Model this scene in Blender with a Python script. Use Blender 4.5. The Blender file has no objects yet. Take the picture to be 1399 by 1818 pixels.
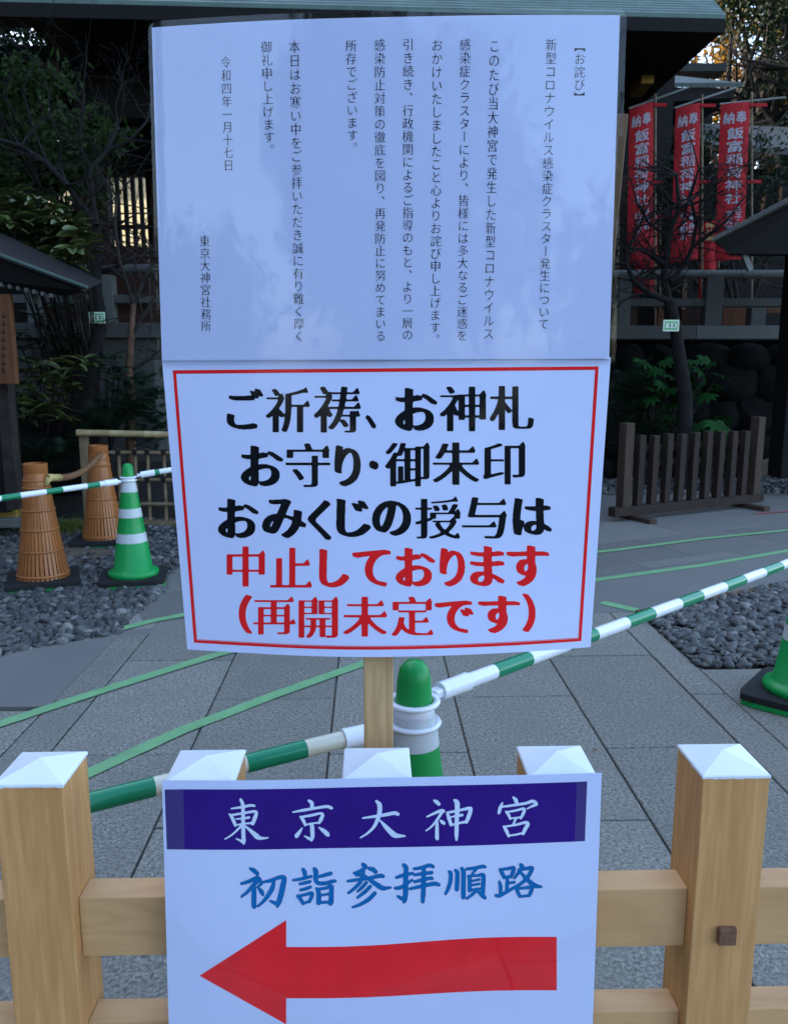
import bpy, bmesh, math, random
import numpy as np
from mathutils import Vector, Matrix
R = math.radians
sc = bpy.context.scene
col = sc.collection
random.seed(7)
RNG = np.random.default_rng(11)

# ------------------------------------------------------------------ camera, sky, sun, exposure
FP, TH, CH = 1430.0, R(10.07), 1.32
cd = bpy.data.cameras.new('camera'); cam = bpy.data.objects.new('camera', cd); col.objects.link(cam)
cd.sensor_fit = 'VERTICAL'; cd.sensor_height = 24; cd.lens = 24 * FP / 1818
cd.clip_start = .05; cd.clip_end = 2000
cam.location = (0, 0, CH); cam.rotation_euler = (R(90) - TH, 0, 0)
cd.dof.use_dof = True; cd.dof.focus_distance = 1.12; cd.dof.aperture_fstop = 11
sc.camera = cam

SUN_DIR = Vector((-.95, .30, 0)).normalized(); SUN_EL = R(28)
world = bpy.data.worlds.new('World'); sc.world = world; world.use_nodes = True
nt = world.node_tree
sky = nt.nodes.new('ShaderNodeTexSky'); sky.sky_type = 'NISHITA'; sky.sun_disc = False
sky.sun_elevation = SUN_EL; sky.sun_rotation = math.atan2(SUN_DIR.x, SUN_DIR.y)
sky.air_density = 1.0; sky.dust_density = 2.5; sky.ozone_density = 1.0
bg = nt.nodes['Background']; bg.inputs['Strength'].default_value = .15
nt.links.new(sky.outputs[0], bg.inputs['Color'])
sl = bpy.data.lights.new('sun', 'SUN'); sl.energy = 3.6; sl.angle = R(.5); sl.color = (1, .86, .66)
so = bpy.data.objects.new('sun', sl); col.objects.link(so)
sd = Vector((SUN_DIR.x * math.cos(SUN_EL), SUN_DIR.y * math.cos(SUN_EL), math.sin(SUN_EL)))
so.rotation_euler = sd.to_track_quat('Z', 'Y').to_euler()
vs = sc.view_settings
vs.view_transform = 'Standard'; vs.look = 'None'; vs.gamma = 1; vs.use_curve_mapping = False
vs.exposure = 2.68

# ------------------------------------------------------------------ measuring helpers
CT, ST = math.cos(TH), math.sin(TH)
def ray(px, py):
    a, b = (px - 699.5) / FP, -(py - 909) / FP
    return Vector((a, b * ST + CT, b * CT - ST))
def at(px, py, Y):
    d = ray(px, py); t = Y / d.y
    return Vector((d.x * t, Y, CH + d.z * t))
def gp(px, py, z=0.0):
    d = ray(px, py); t = (z - CH) / d.z
    return Vector((d.x * t, d.y * t, z))
def proj(p):
    x, y, z = p[0], p[1], p[2] - CH
    dz = y * CT - z * ST; up = y * ST + z * CT
    return 699.5 + FP * x / dz, 909 - FP * up / dz

# ------------------------------------------------------------------ object helpers
ORG = {}
def org(o): return ORG.get(o.name, Vector((0, 0, 0))) if o else Vector((0, 0, 0))
def tag(o, label=None, cat=None, group=None, kind=None):
    if label: o['label'] = label
    if cat: o['category'] = cat
    if group: o['group'] = group
    if kind: o['kind'] = kind
    return o
def empty(name, loc=(0, 0, 0), label=None, cat=None, group=None):
    o = bpy.data.objects.new(name, None); col.objects.link(o)
    o.location = loc; o.empty_display_size = .1
    ORG[o.name] = Vector(loc)
    return tag(o, label, cat, group)
class MB:
    def __init__(s): s.v = []; s.f = []
    def add(s, v, f):
        n = len(s.v); s.v += [tuple(p) for p in v]; s.f += [tuple(i + n for i in q) for q in f]; return s
    def hexa(s, p):   # 8 corners: 4 bottom ccw, 4 top ccw
        return s.add(p, [(3, 2, 1, 0), (4, 5, 6, 7), (0, 1, 5, 4), (1, 2, 6, 5), (2, 3, 7, 6), (3, 0, 4, 7)])
    def box(s, a, b):
        (x0, y0, z0), (x1, y1, z1) = a, b
        return s.hexa([(x0, y0, z0), (x1, y0, z0), (x1, y1, z0), (x0, y1, z0), (x0, y0, z1), (x1, y0, z1), (x1, y1, z1), (x0, y1, z1)])
    def bar(s, a, b, w, h, up=(0, 0, 1)):
        a = Vector(a); b = Vector(b); d = (b - a).normalized(); u = Vector(up)
        r = d.cross(u).normalized() * w / 2; u = r.cross(d).normalized() * h / 2
        return s.hexa([a - r - u, a + r - u, b + r - u, b - r - u, a - r + u, a + r + u, b + r + u, b - r + u])
    def tube(s, pts, rad, n=8, caps=True):
        pts = [Vector(p) for p in pts]; rs = rad if hasattr(rad, '__len__') else [rad] * len(pts)
        base = len(s.v); ref = None
        for i, p in enumerate(pts):
            d = (pts[min(i + 1, len(pts) - 1)] - pts[max(i - 1, 0)]).normalized()
            if ref is None: ref = d.orthogonal().normalized()
            ref = (ref - d * ref.dot(d)).normalized(); w = d.cross(ref)
            for k in range(n):
                a = 2 * math.pi * k / n
                s.v.append(tuple(p + (ref * math.cos(a) + w * math.sin(a)) * rs[i]))
        for i in range(len(pts) - 1):
            for k in range(n):
                a = base + i * n + k; b = base + i * n + (k + 1) % n
                s.f.append((a, b, b + n, a + n))
        if caps:
            s.f.append(tuple(base + k for k in range(n))[::-1]); m = base + (len(pts) - 1) * n
            s.f.append(tuple(m + k for k in range(n)))
        return s
    def lathe(s, prof, n=32, c=(0, 0, 0), closed=False):
        base = len(s.v)
        for r, z in prof:
            for k in range(n):
                a = 2 * math.pi * k / n; s.v.append((c[0] + r * math.cos(a), c[1] + r * math.sin(a), c[2] + z))
        m = len(prof)
        for i in range(m if closed else m - 1):
            j = (i + 1) % m
            for k in range(n):
                k2 = (k + 1) % n
                s.f.append((base + i * n + k, base + i * n + k2, base + j * n + k2, base + j * n + k))
        return s
    def prism(s, poly, z0, z1):
        n = len(poly)
        return s.add([(p[0], p[1], z0) for p in poly] + [(p[0], p[1], z1) for p in poly],
                     [tuple(range(n))[::-1], tuple(range(n, 2 * n))] + [(i, (i + 1) % n, n + (i + 1) % n, n + i) for i in range(n)])
    def build(s, name, mat, parent=None, smooth=False, bevel=0, label=None, cat=None, group=None, kind=None):
        me = bpy.data.meshes.new(name); o0 = org(parent)
        me.from_pydata([(p[0] - o0.x, p[1] - o0.y, p[2] - o0.z) for p in s.v] if parent else s.v, [], s.f)
        me.materials.append(mat)
        if smooth: me.polygons.foreach_set('use_smooth', [True] * len(me.polygons))
        me.update()
        o = bpy.data.objects.new(name, me); col.objects.link(o)
        if parent: o.parent = parent; ORG[o.name] = o0
        if bevel:
            m = o.modifiers.new('bevel', 'BEVEL'); m.width = bevel; m.segments = 2; m.limit_method = 'ANGLE'; m.angle_limit = R(40)
        if smooth and smooth != 'all':
            try: me.set_sharp_from_angle(angle=R(38))
            except Exception: pass
        return tag(o, label, cat, group, kind)
def copy_tree(o, parent=None):
    c = o.copy(); col.objects.link(c); c.parent = parent
    ORG[c.name] = org(o)
    for ch in list(o.children): copy_tree(ch, c)
    return c
def place(o, loc, rz=0, label=None):
    o.location = loc; o.rotation_euler = (0, 0, rz)
    if label: o['label'] = label
    return o

# ------------------------------------------------------------------ materials
def newmat(name):
    m = bpy.data.materials.new(name); m.use_nodes = True
    return m, m.node_tree, m.node_tree.nodes['Principled BSDF']
def ramp(t, fac, stops):
    r = t.nodes.new('ShaderNodeValToRGB'); e = r.color_ramp.elements
    while len(e) < len(stops): e.new(.5)
    for i, (p, c) in enumerate(stops): e[i].position = p; e[i].color = (*c, 1)
    t.links.new(fac, r.inputs[0]); return r.outputs[0]
def coords(t, scale=(1, 1, 1), kind='Object', rot=(0, 0, 0)):
    tc = t.nodes.new('ShaderNodeTexCoord'); mp = t.nodes.new('ShaderNodeMapping')
    mp.inputs['Scale'].default_value = scale; mp.inputs['Rotation'].default_value = rot
    t.links.new(tc.outputs[kind], mp.inputs[0]); return mp.outputs[0]
def noise(t, vec, scale, detail=4, rough=.6, dist=0):
    n = t.nodes.new('ShaderNodeTexNoise'); n.inputs['Scale'].default_value = scale
    n.inputs['Detail'].default_value = detail; n.inputs['Roughness'].default_value = rough; n.inputs['Distortion'].default_value = dist
    t.links.new(vec, n.inputs['Vector']); return n.outputs['Fac']
def mixc(t, a, b, fac, mode='MIX'):
    m = t.nodes.new('ShaderNodeMix'); m.data_type = 'RGBA'; m.blend_type = mode
    for s, v in ((m.inputs[0], fac), (m.inputs[6], a), (m.inputs[7], b)):
        if hasattr(v, 'links'): t.links.new(v, s)
        else: s.default_value = v if not isinstance(v, tuple) else (*v, 1)
    return m.outputs[2]
def bump(t, b, h, strength, dist=.002):
    n = t.nodes.new('ShaderNodeBump'); n.inputs['Strength'].default_value = strength; n.inputs['Distance'].default_value = dist
    t.links.new(h, n.inputs['Height']); t.links.new(n.outputs[0], b.inputs['Normal'])
def objrand(t):
    return t.nodes.new('ShaderNodeObjectInfo').outputs['Random']
def plain(name, c, rough=.6, var=.15, scale=6, coat=0, metal=0, bs=0, bscale=60, spec=.3):
    m, t, b = newmat(name); v = coords(t)
    n = noise(t, v, scale, 5)
    c0 = tuple(x * (1 - var) for x in c); c1 = tuple(min(1, x * (1 + var)) for x in c)
    t.links.new(ramp(t, n, [(.3, c0), (.7, c1)]), b.inputs['Base Color'])
    b.inputs['Roughness'].default_value = rough; b.inputs['Coat Weight'].default_value = coat
    b.inputs['Coat Roughness'].default_value = .06; b.inputs['Metallic'].default_value = metal
    b.inputs['Specular IOR Level'].default_value = spec
    if bs: bump(t, b, noise(t, v, bscale, 4), bs)
    return m
def wood(name, c, dark, axis='z', scale=1, rough=.55, ring=90):
    m, t, b = newmat(name)
    s = {'x': (.06, 1, 1), 'y': (1, .06, 1), 'z': (1, 1, .06)}[axis]
    v = coords(t, tuple(k * scale for k in s))
    info = objrand(t)
    add = t.nodes.new('ShaderNodeVectorMath'); add.operation = 'ADD'
    mul = t.nodes.new('ShaderNodeMath'); mul.operation = 'MULTIPLY'; mul.inputs[1].default_value = 13.7
    t.links.new(info, mul.inputs[0]); t.links.new(v, add.inputs[0]); t.links.new(mul.outputs[0], add.inputs[1]); v = add.outputs[0]
    n1 = noise(t, v, ring, 3, .5, .25); n2 = noise(t, v, ring * .16, 4, .65, 1.0); n3 = noise(t, v, ring * 5, 2, .6)
    lt = tuple(min(1, x * 1.12) for x in c)
    c1 = ramp(t, n1, [(.36, tuple((a + d) / 2 for a, d in zip(c, dark))), (.52, c), (.66, lt)])
    c2 = mixc(t, c1, dark, ramp(t, n2, [(.42, (0, 0, 0)), (.7, (.75, .75, .75))]))
    c3 = mixc(t, c2, tuple(x * .75 for x in c), ramp(t, n3, [(.5, (0, 0, 0)), (.8, (.35, .35, .35))]))
    t.links.new(c3, b.inputs['Base Color']); b.inputs['Roughness'].default_value = rough; b.inputs['Specular IOR Level'].default_value = .25
    bump(t, b, n1, .12, .001)
    return m
def knotwood(name, c, dark):
    m, t, b = newmat(name)
    v = coords(t, (.35, 1.6, 1.6))
    n0 = noise(t, v, 3.2, 2, .5, .6)
    w = t.nodes.new('ShaderNodeMath'); w.operation = 'MULTIPLY'; w.inputs[1].default_value = 26
    t.links.new(n0, w.inputs[0]); fr = t.nodes.new('ShaderNodeMath'); fr.operation = 'PINGPONG'; fr.inputs[1].default_value = 1
    t.links.new(w.outputs[0], fr.inputs[0])
    c1 = ramp(t, fr.outputs[0], [(.0, c), (.65, tuple(x * .93 for x in c)), (.95, tuple((a * 2 + d) / 3 for a, d in zip(c, dark)))])
    n2 = noise(t, coords(t, (.05, 1, 1)), 260, 3); c2 = mixc(t, c1, dark, ramp(t, n2, [(.5, (0, 0, 0)), (.8, (.3, .3, .3))]))
    n3 = noise(t, coords(t), 4, 3); c3 = mixc(t, c2, tuple(x * .8 for x in c), ramp(t, n3, [(.4, (0, 0, 0)), (.7, (.5, .5, .5))]))
    t.links.new(c3, b.inputs['Base Color']); b.inputs['Roughness'].default_value = .6
    bump(t, b, n2, .15, .001); return m
def granite(name, c, speck=.5, rough=.85, scale=1.0, bs=.5, warm=0):
    m, t, b = newmat(name); v = coords(t, kind='Generated'); v = coords(t)
    info = objrand(t)
    vo = t.nodes.new('ShaderNodeTexVoronoi'); vo.inputs['Scale'].default_value = 230 * scale; t.links.new(v, vo.inputs['Vector'])
    n1 = noise(t, v, 170 * scale, 4, .75); n2 = noise(t, v, 5, 5, .6); n3 = noise(t, v, 500 * scale, 2, .8)
    dk = tuple(x * (1 - speck) for x in c); lt = tuple(min(1, x * (1 + speck * .8)) for x in c)
    a = ramp(t, n1, [(.38, dk), (.5, c), (.62, lt)])
    a = mixc(t, a, tuple(x * .45 for x in c), ramp(t, n3, [(.5, (0, 0, 0)), (.62, (.85, .85, .85))]))
    a = mixc(t, a, tuple(x * .72 for x in c), ramp(t, n2, [(.35, (.0, .0, .0)), (.75, (.7, .7, .7))]))
    hs = t.nodes.new('ShaderNodeMapRange'); hs.inputs[3].default_value = .86; hs.inputs[4].default_value = 1.13
    t.links.new(info, hs.inputs[0])
    cmb = t.nodes.new('ShaderNodeCombineColor')
    for i in range(3): t.links.new(hs.outputs[0], cmb.inputs[i])
    a = mixc(t, a, cmb.outputs[0], 1.0, 'MULTIPLY')
    t.links.new(a, b.inputs['Base Color']); b.inputs['Roughness'].default_value = rough
    bump(t, b, n1, bs, .003); return m
def leafmat(name, c, c2, trans=.35, rough=.4):
    m, t, b = newmat(name)
    v = coords(t); n = noise(t, v, 2.2, 4); n2 = noise(t, v, 30, 2)
    cc = mixc(t, ramp(t, n, [(.35, c), (.65, c2)]), tuple(x * .5 for x in c), ramp(t, n2, [(.5, (0, 0, 0)), (.7, (.7, .7, .7))]))
    t.links.new(cc, b.inputs['Base Color']); b.inputs['Roughness'].default_value = rough + .15; b.inputs['Specular IOR Level'].default_value = .12
    tr = t.nodes.new('ShaderNodeBsdfTranslucent'); t.links.new(cc, tr.inputs[0])
    mx = t.nodes.new('ShaderNodeMixShader'); mx.inputs[0].default_value = trans
    t.links.new(b.outputs[0], mx.inputs[1]); t.links.new(tr.outputs[0], mx.inputs[2])
    t.links.new(mx.outputs[0], t.nodes['Material Output'].inputs['Surface']); return m
def variegated(name, edge, mid):
    # leaf colour across its width (leaf mesh: x along, y across)
    m, t, b = newmat(name)
    tc = t.nodes.new('ShaderNodeTexCoord'); sp = t.nodes.new('ShaderNodeSeparateXYZ'); t.links.new(tc.outputs['UV'], sp.inputs[0])
    a = t.nodes.new('ShaderNodeMath'); a.operation = 'SUBTRACT'; a.inputs[1].default_value = .5; t.links.new(sp.outputs[1], a.inputs[0])
    ab = t.nodes.new('ShaderNodeMath'); ab.operation = 'ABSOLUTE'; t.links.new(a.outputs[0], ab.inputs[0])
    c = ramp(t, ab.outputs[0], [(.0, mid), (.25, tuple((x + y) / 2 for x, y in zip(mid, edge))), (.45, edge)])
    n = noise(t, coords(t), 25, 3)
    c = mixc(t, c, tuple(x * .6 for x in mid), ramp(t, n, [(.4, (0, 0, 0)), (.7, (.6, .6, .6))]))
    t.links.new(c, b.inputs['Base Color']); b.inputs['Roughness'].default_value = .35; return m
def papermat(name, c, rough=.55):
    m, t, b = newmat(name); n = noise(t, coords(t), 9, 3)
    t.links.new(ramp(t, n, [(.3, tuple(x * .975 for x in c)), (.7, c)]), b.inputs['Base Color'])
    b.inputs['Roughness'].default_value = rough; b.inputs['Specular IOR Level'].default_value = .2; return m
def film(name, k=1.0, wav=.25):
    m, t, b = newmat(name); t.nodes.remove(b)
    tr = t.nodes.new('ShaderNodeBsdfTransparent'); gl = t.nodes.new('ShaderNodeBsdfGlossy'); gl.inputs['Roughness'].default_value = .04
    tr.inputs[0].default_value = (.99, .995, .995, 1)
    fr = t.nodes.new('ShaderNodeFresnel'); fr.inputs[0].default_value = 1.55
    mu = t.nodes.new('ShaderNodeMath'); mu.operation = 'MULTIPLY'; mu.inputs[1].default_value = k; t.links.new(fr.outputs[0], mu.inputs[0])
    n = noise(t, coords(t, (1, 1, 1)), 14, 3, .5)
    bp = t.nodes.new('ShaderNodeBump'); bp.inputs['Strength'].default_value = wav; bp.inputs['Distance'].default_value = .004
    t.links.new(n, bp.inputs['Height']); t.links.new(bp.outputs[0], gl.inputs['Normal'])
    mx = t.nodes.new('ShaderNodeMixShader'); t.links.new(mu.outputs[0], mx.inputs[0])
    t.links.new(tr.outputs[0], mx.inputs[1]); t.links.new(gl.outputs[0], mx.inputs[2])
    t.links.new(mx.outputs[0], t.nodes['Material Output'].inputs['Surface']); return m
def pebblemat(name):
    m, t, b = newmat(name)
    v = t.nodes.new('ShaderNodeNewGeometry').outputs['Random Per Island']
    c = ramp(t, v, [(0, (.018, .0195, .020)), (.35, (.040, .042, .041)), (.7, (.066, .067, .064)), (.93, (.11, .108, .10)), (1, (.19, .18, .16))])
    n = noise(t, coords(t), 70, 4); c = mixc(t, c, (.02, .025, .03), ramp(t, n, [(.45, (0, 0, 0)), (.75, (.5, .5, .5))]))
    t.links.new(c, b.inputs['Base Color']); b.inputs['Roughness'].default_value = .6
    bump(t, b, noise(t, coords(t), 260, 3), .25, .002); return m

M = {}
M['post'] = wood('cypress_wood', (.585, .31, .122), (.45, .215, .078), 'z', 1, .5, 130)
M['rail'] = knotwood('cypress_rail_wood', (.60, .35, .155), (.40, .19, .075))
M['peg'] = wood('dark_peg_wood', (.20, .10, .06), (.12, .055, .035), 'y', 2)
M['white'] = plain('white_paint', (.70, .73, .76), .45, .03, 14, bs=.12, bscale=40)
M['paper'] = papermat('printed_paper', (.64, .69, .95))
M['ink'] = plain('black_ink', (.004, .005, .008), .6, .1, spec=.1)
M['inkthin'] = plain('dark_grey_ink', (.012, .015, .03), .6, .1, spec=.1)
M['red'] = plain('red_ink', (.84, .018, .020), .6, .08, spec=.05)
M['arrow'] = plain('arrow_red_ink', (.90, .022, .030), .6, .08, 20, spec=.05)
M['blue'] = plain('blue_ink', (.004, .15, .43), .6, .08, spec=.1)
M['bluedark'] = plain('blue_outline_ink', (.01, .05, .16), .5, .08)
M['purple'] = plain('purple_ink', (.034, .008, .20), .6, .08, 8, spec=.1)
M['purplepale'] = plain('pale_purple_ink', (.052, .036, .19), .5, .08, 8)
M['purpledark'] = plain('dark_purple_outline', (.010, .004, .06), .5, .08)
M['whiteink'] = plain('white_lettering', (.66, .74, .92), .5, .03)
M['film'] = film('laminate_film', .38, .07)
M['film2'] = film('laminate_film_flat', .10, .05)
M['film3'] = film('laminate_film_dull', .09, .04)
M['pole'] = wood('pale_pole_wood', (.52, .34, .17), (.36, .20, .085), 'z', 1.2, .55, 110)
M['dbatten'] = wood('batten_wood', (.16, .085, .035), (.05, .025, .012), 'z', .8, .5, 40)
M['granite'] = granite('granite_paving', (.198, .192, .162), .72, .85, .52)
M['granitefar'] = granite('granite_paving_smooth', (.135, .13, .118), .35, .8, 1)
M['joint'] = plain('joint_mortar', (.10, .09, .075), .95, .3, 40, bs=.4)
M['matgrey'] = plain('grey_sheet', (.13, .13, .12), .7, .06, 3, bs=.08)
M['soil'] = plain('soil', (.018, .016, .013), .95, .35, 4, bs=.8, bscale=30)
M['brownsoil'] = plain('dry_soil', (.10, .075, .05), .95, .4, 12, bs=.8, bscale=50)
M['pebble'] = pebblemat('river_pebbles')
M['tape'] = plain('green_tape', (.15, .33, .15), .55, .12, 12)
M['redtape'] = plain('red_tape', (.35, .05, .05), .55, .12, 12)
M['green'] = plain('cone_green_plastic', (.003, .24, .05), .4, .05, 5, coat=.08, spec=.3)
M['bargreen'] = plain('bar_green_tape', (.002, .19, .085), .3, .03, 5, coat=.25, spec=.3)
M['barwhite'] = plain('bar_white_plastic', (.72, .74, .80), .3, .03, 5, coat=.4)
M['barcream'] = plain('bar_cream_plastic', (.58, .55, .43), .3, .05, 8, coat=.5)
M['reflect'] = plain('grey_reflective_band', (.47, .50, .51), .35, .04, 30)
M['rubber'] = plain('black_rubber', (.012, .0125, .013), .8, .2, 20, bs=.3, spec=.25)
M['orange'] = plain('orange_plastic', (.31, .105, .028), .4, .1, 9, coat=.15)
M['rope'] = plain('brown_rope', (.17, .08, .035), .8, .25, 40, bs=.5)
M['ropeyellow'] = plain('yellow_binding', (.42, .33, .12), .7, .2, 30)
M['bamboo'] = plain('bamboo', (.34, .25, .13), .45, .25, 12)
M['bambood'] = plain('old_bamboo', (.17, .12, .07), .6, .3, 12)
M['gold'] = plain('brass', (.40, .26, .06), .4, .3, 20, metal=.6)
M['picket'] = wood('weathered_picket_wood', (.028, .0175, .0135), (.014, .009, .007), 'z', 1.2, .8, 60)
M['picketlt'] = wood('picket_post_wood', (.055, .035, .024), (.027, .017, .012), 'z', 1.2, .8, 60)
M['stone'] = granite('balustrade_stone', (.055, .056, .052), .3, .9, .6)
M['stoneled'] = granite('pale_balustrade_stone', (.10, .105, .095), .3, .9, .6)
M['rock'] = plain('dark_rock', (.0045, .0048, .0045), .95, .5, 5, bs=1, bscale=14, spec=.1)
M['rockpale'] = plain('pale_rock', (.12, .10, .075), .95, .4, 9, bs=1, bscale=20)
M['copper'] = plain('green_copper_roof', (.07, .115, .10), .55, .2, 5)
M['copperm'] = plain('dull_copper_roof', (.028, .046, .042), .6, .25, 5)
M['copperd'] = plain('dark_copper_roof', (.006, .009, .0085), .6, .3, 5)  # darkest of the copper tones
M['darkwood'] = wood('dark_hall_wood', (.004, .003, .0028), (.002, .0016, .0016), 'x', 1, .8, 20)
M['verm'] = plain('shaded_vermilion', (.030, .009, .005), .7, .35, 4)  # vermilion with the shade put into its base colour
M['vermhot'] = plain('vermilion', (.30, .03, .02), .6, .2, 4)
M['cream'] = plain('cream_wall', (.78, .70, .46), .9, .06, 2)
M['bldg'] = plain('grey_render', (.20, .19, .18), .9, .1, 1)
M['glass'] = plain('window_glass', (.03, .04, .05), .08, .1, 1)
M['flag'] = plain('red_banner_cloth', (.27, .003, .007), .8, .12, 5)
M['flagtext'] = plain('banner_lettering', (.27, .26, .31), .8, .05)
M['flaggold'] = plain('gold_lettering', (.45, .33, .13), .7, .1)
M['pale'] = plain('pale_pole', (.12, .13, .12), .5, .15)
M['tagg'] = plain('green_tag', (.10, .38, .12), .6, .1)
M['tagw'] = plain('white_tag', (.62, .72, .62), .6, .05)
M['barkd'] = plain('dark_bark', (.009, .0075, .007), .95, .4, 12, bs=1, bscale=40)
M['bark'] = plain('grey_bark', (.022, .017, .014), .95, .4, 12, bs=1, bscale=40)
M['barkbrown'] = plain('brown_bark', (.10, .055, .035), .95, .3, 8, bs=1, bscale=30)  # brown bark tone for the thin and golden trees
M['leafd'] = leafmat('dark_leaves', (.008, .017, .006), (.016, .028, .009), .15)
M['leafg'] = leafmat('green_leaves', (.014, .032, .008), (.032, .055, .013), .3)
M['leafy'] = leafmat('yellow_leaves', (.10, .065, .006), (.30, .15, .012), .5)
M['fatsia'] = leafmat('large_green_leaf', (.008, .05, .010), (.014, .075, .014), .25, .45)
M['varieg'] = variegated('variegated_leaf', (.15, .17, .05), (.016, .045, .014))
M['shrubleaf'] = variegated('dull_leaf', (.02, .045, .02), (.012, .032, .013))
M['fern'] = leafmat('fern_green', (.008, .02, .009), (.014, .032, .016), .2)
M['grass'] = leafmat('grass_blade', (.10, .13, .03), (.15, .17, .04), .3)
M['boardwood'] = wood('orange_board_wood', (.13, .05, .018), (.07, .025, .01), 'z', 1, .6, 30)

# ------------------------------------------------------------------ lettering (glyph outline -> raster -> brush shaping -> mesh)
_gcache = {}
def outline(ch):
    t = bpy.data.curves.new('t', 'FONT'); t.body = ch; t.size = 1
    o = bpy.data.objects.new('t', t); col.objects.link(o)
    dg = bpy.context.evaluated_depsgraph_get()
    c = o.evaluated_get(dg).to_curve(dg)
    polys = []
    for s in c.splines:
        pts = []
        if s.type == 'BEZIER':
            bp = s.bezier_points; n = len(bp)
            for i in range(n):
                a, b = bp[i], bp[(i + 1) % n]
                p0, p1, p2, p3 = [np.array(q[:2]) for q in (a.co, a.handle_right, b.handle_left, b.co)]
                for k in range(5):
                    u = k / 5; pts.append((1 - u) ** 3 * p0 + 3 * (1 - u) ** 2 * u * p1 + 3 * (1 - u) * u * u * p2 + u ** 3 * p3)
        else: pts = [np.array(q.co[:2]) for q in s.points]
        polys.append(np.array(pts))
    o.to_curve_clear() if hasattr(o, 'to_curve_clear') else None
    bpy.data.objects.remove(o); bpy.data.curves.remove(t)
    return polys
def raster(ch, N, rot=False, rise=0):
    W = int(N * 1.4); A = np.zeros((W, W), bool); wn = np.zeros((W, W + 1), int)
    for P in outline(ch):
        P = P.copy(); P[:, 1] += .12
        if rot: P = np.stack([P[:, 1], 1 - P[:, 0]], 1)
        if rise: P[:, 1] += rise * (P[:, 0] - .5)
        P = (P + .2) * N; n = len(P)
        for i in range(n):
            (x0, y0), (x1, y1) = P[i], P[(i + 1) % n]
            if y0 == y1: continue
            s = 1 if y1 > y0 else -1
            if s < 0: x0, y0, x1, y1 = x1, y1, x0, y0
            for r in range(max(0, math.ceil(y0 - .5)), min(W - 1, math.ceil(y1 - .5) - 1) + 1):
                x = x0 + (r + .5 - y0) / (y1 - y0) * (x1 - x0)
                wn[r, min(W, max(0, int(round(x))))] += s
    return np.cumsum(wn, 1)[:, :W] != 0
def sh(A, dx, dy): return np.roll(np.roll(A, dx, 1), dy, 0)
def dil(A, pts):
    B = A.copy()
    for p in pts: B |= sh(A, *p)
    return B
def ero(A, pts):
    B = A.copy()
    for p in pts: B &= sh(A, *p)
    return B
def hopen(A, L): return dil(ero(A, [(-k, 0) for k in range(1, L)]), [(k, 0) for k in range(1, L)])
def vopen(A, L): return dil(ero(A, [(0, -k) for k in range(1, L)]), [(0, k) for k in range(1, L)])
def blur(F, s):
    k = int(3 * s) + 1; w = np.exp(-np.arange(-k, k + 1) ** 2 / (2 * s * s)); w /= w.sum()
    G = sum(w[i + k] * np.roll(F, i, 0) for i in range(-k, k + 1))
    return sum(w[i + k] * np.roll(G, i, 1) for i in range(-k, k + 1))
def iskanji(ch): return 0x4e00 <= ord(ch) <= 0x9fff
def glyph(ch, style):
    rot = style.startswith('v') and ch in 'ー【】'
    key = (ch, style)
    if key in _gcache: return _gcache[key]
    iso, sg = .5, .8
    if style == 'mincho':
        N = 128; A = raster(ch, N)
        if iskanji(ch):
            B = dil(ero(A, [(0, 1), (0, -1), (0, 2)]), [(k, 0) for k in range(-4, 5)])
            H = hopen(ero(A, [(0, 1), (0, -1)]), 24)
            done = []
            ys, xs = np.nonzero(H & ~sh(H, -1, 0))
            for x, y in sorted(zip(xs, ys), key=lambda p: (-p[1], -p[0])):
                if any(abs(x - a) < 12 and 0 <= b_ - y < 12 for a, b_ in done): continue
                done.append((x, y))
                if A[y - 2:y + 3, x + 6:x + 12].any(): continue
                if A[y + 6:y + 12, x - 4:x + 3].any(): continue
                hgt = 12; x += 2
                for k in range(-3, hgt):
                    u = max(0, k) / hgt; B[y + k, int(x - 14 + 11 * u):int(x + 4 - 5 * u)] = True
        else:
            B = dil(ero(A, [(0, 1), (0, -1)]), [(k, int(round(k * -.25)) + j) for k in range(-7, 8) for j in (0, 1)])
        sg = 1.3
    elif style == 'brush':
        N = 128; A = raster(ch, N, rise=.13)
        B = dil(ero(A, [(0, 1)]), [(k, int(round(k * .6))) for k in range(-2, 4)])
        sg, iso = 2.2, .5
    elif style == 'kaisho':
        N = 128; A = raster(ch, N, rise=.09)
        B = dil(ero(A, [(0, 1), (0, -1), (1, 0)]), [(k, int(round(k * .6))) for k in range(-2, 4)])
        sg, iso = 2.0, .5
    elif style == 'vthin':
        N = 72; A = raster(ch, N, rot)
        if ch in '【】': B = A
        elif iskanji(ch):
            B = ero(A, [(0, 1), (0, -1)]) | ero(vopen(A, 9), [(1, 0)])
        else: B = ero(A, [(0, 1), (1, 0)])
        sg = .6
    elif style == 'banner':
        N = 40; A = raster(ch, N); B = dil(A, [(1, 0), (0, 1), (1, 1)]) ; sg = .7
    else: N = 40; B = raster(ch, N); sg = .6
    F = blur(B.astype(float), sg) - iso
    vv, ff = contour(F)
    vv = (vv + .5) / N - .2
    _gcache[key] = (vv, ff); return _gcache[key]
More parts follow.
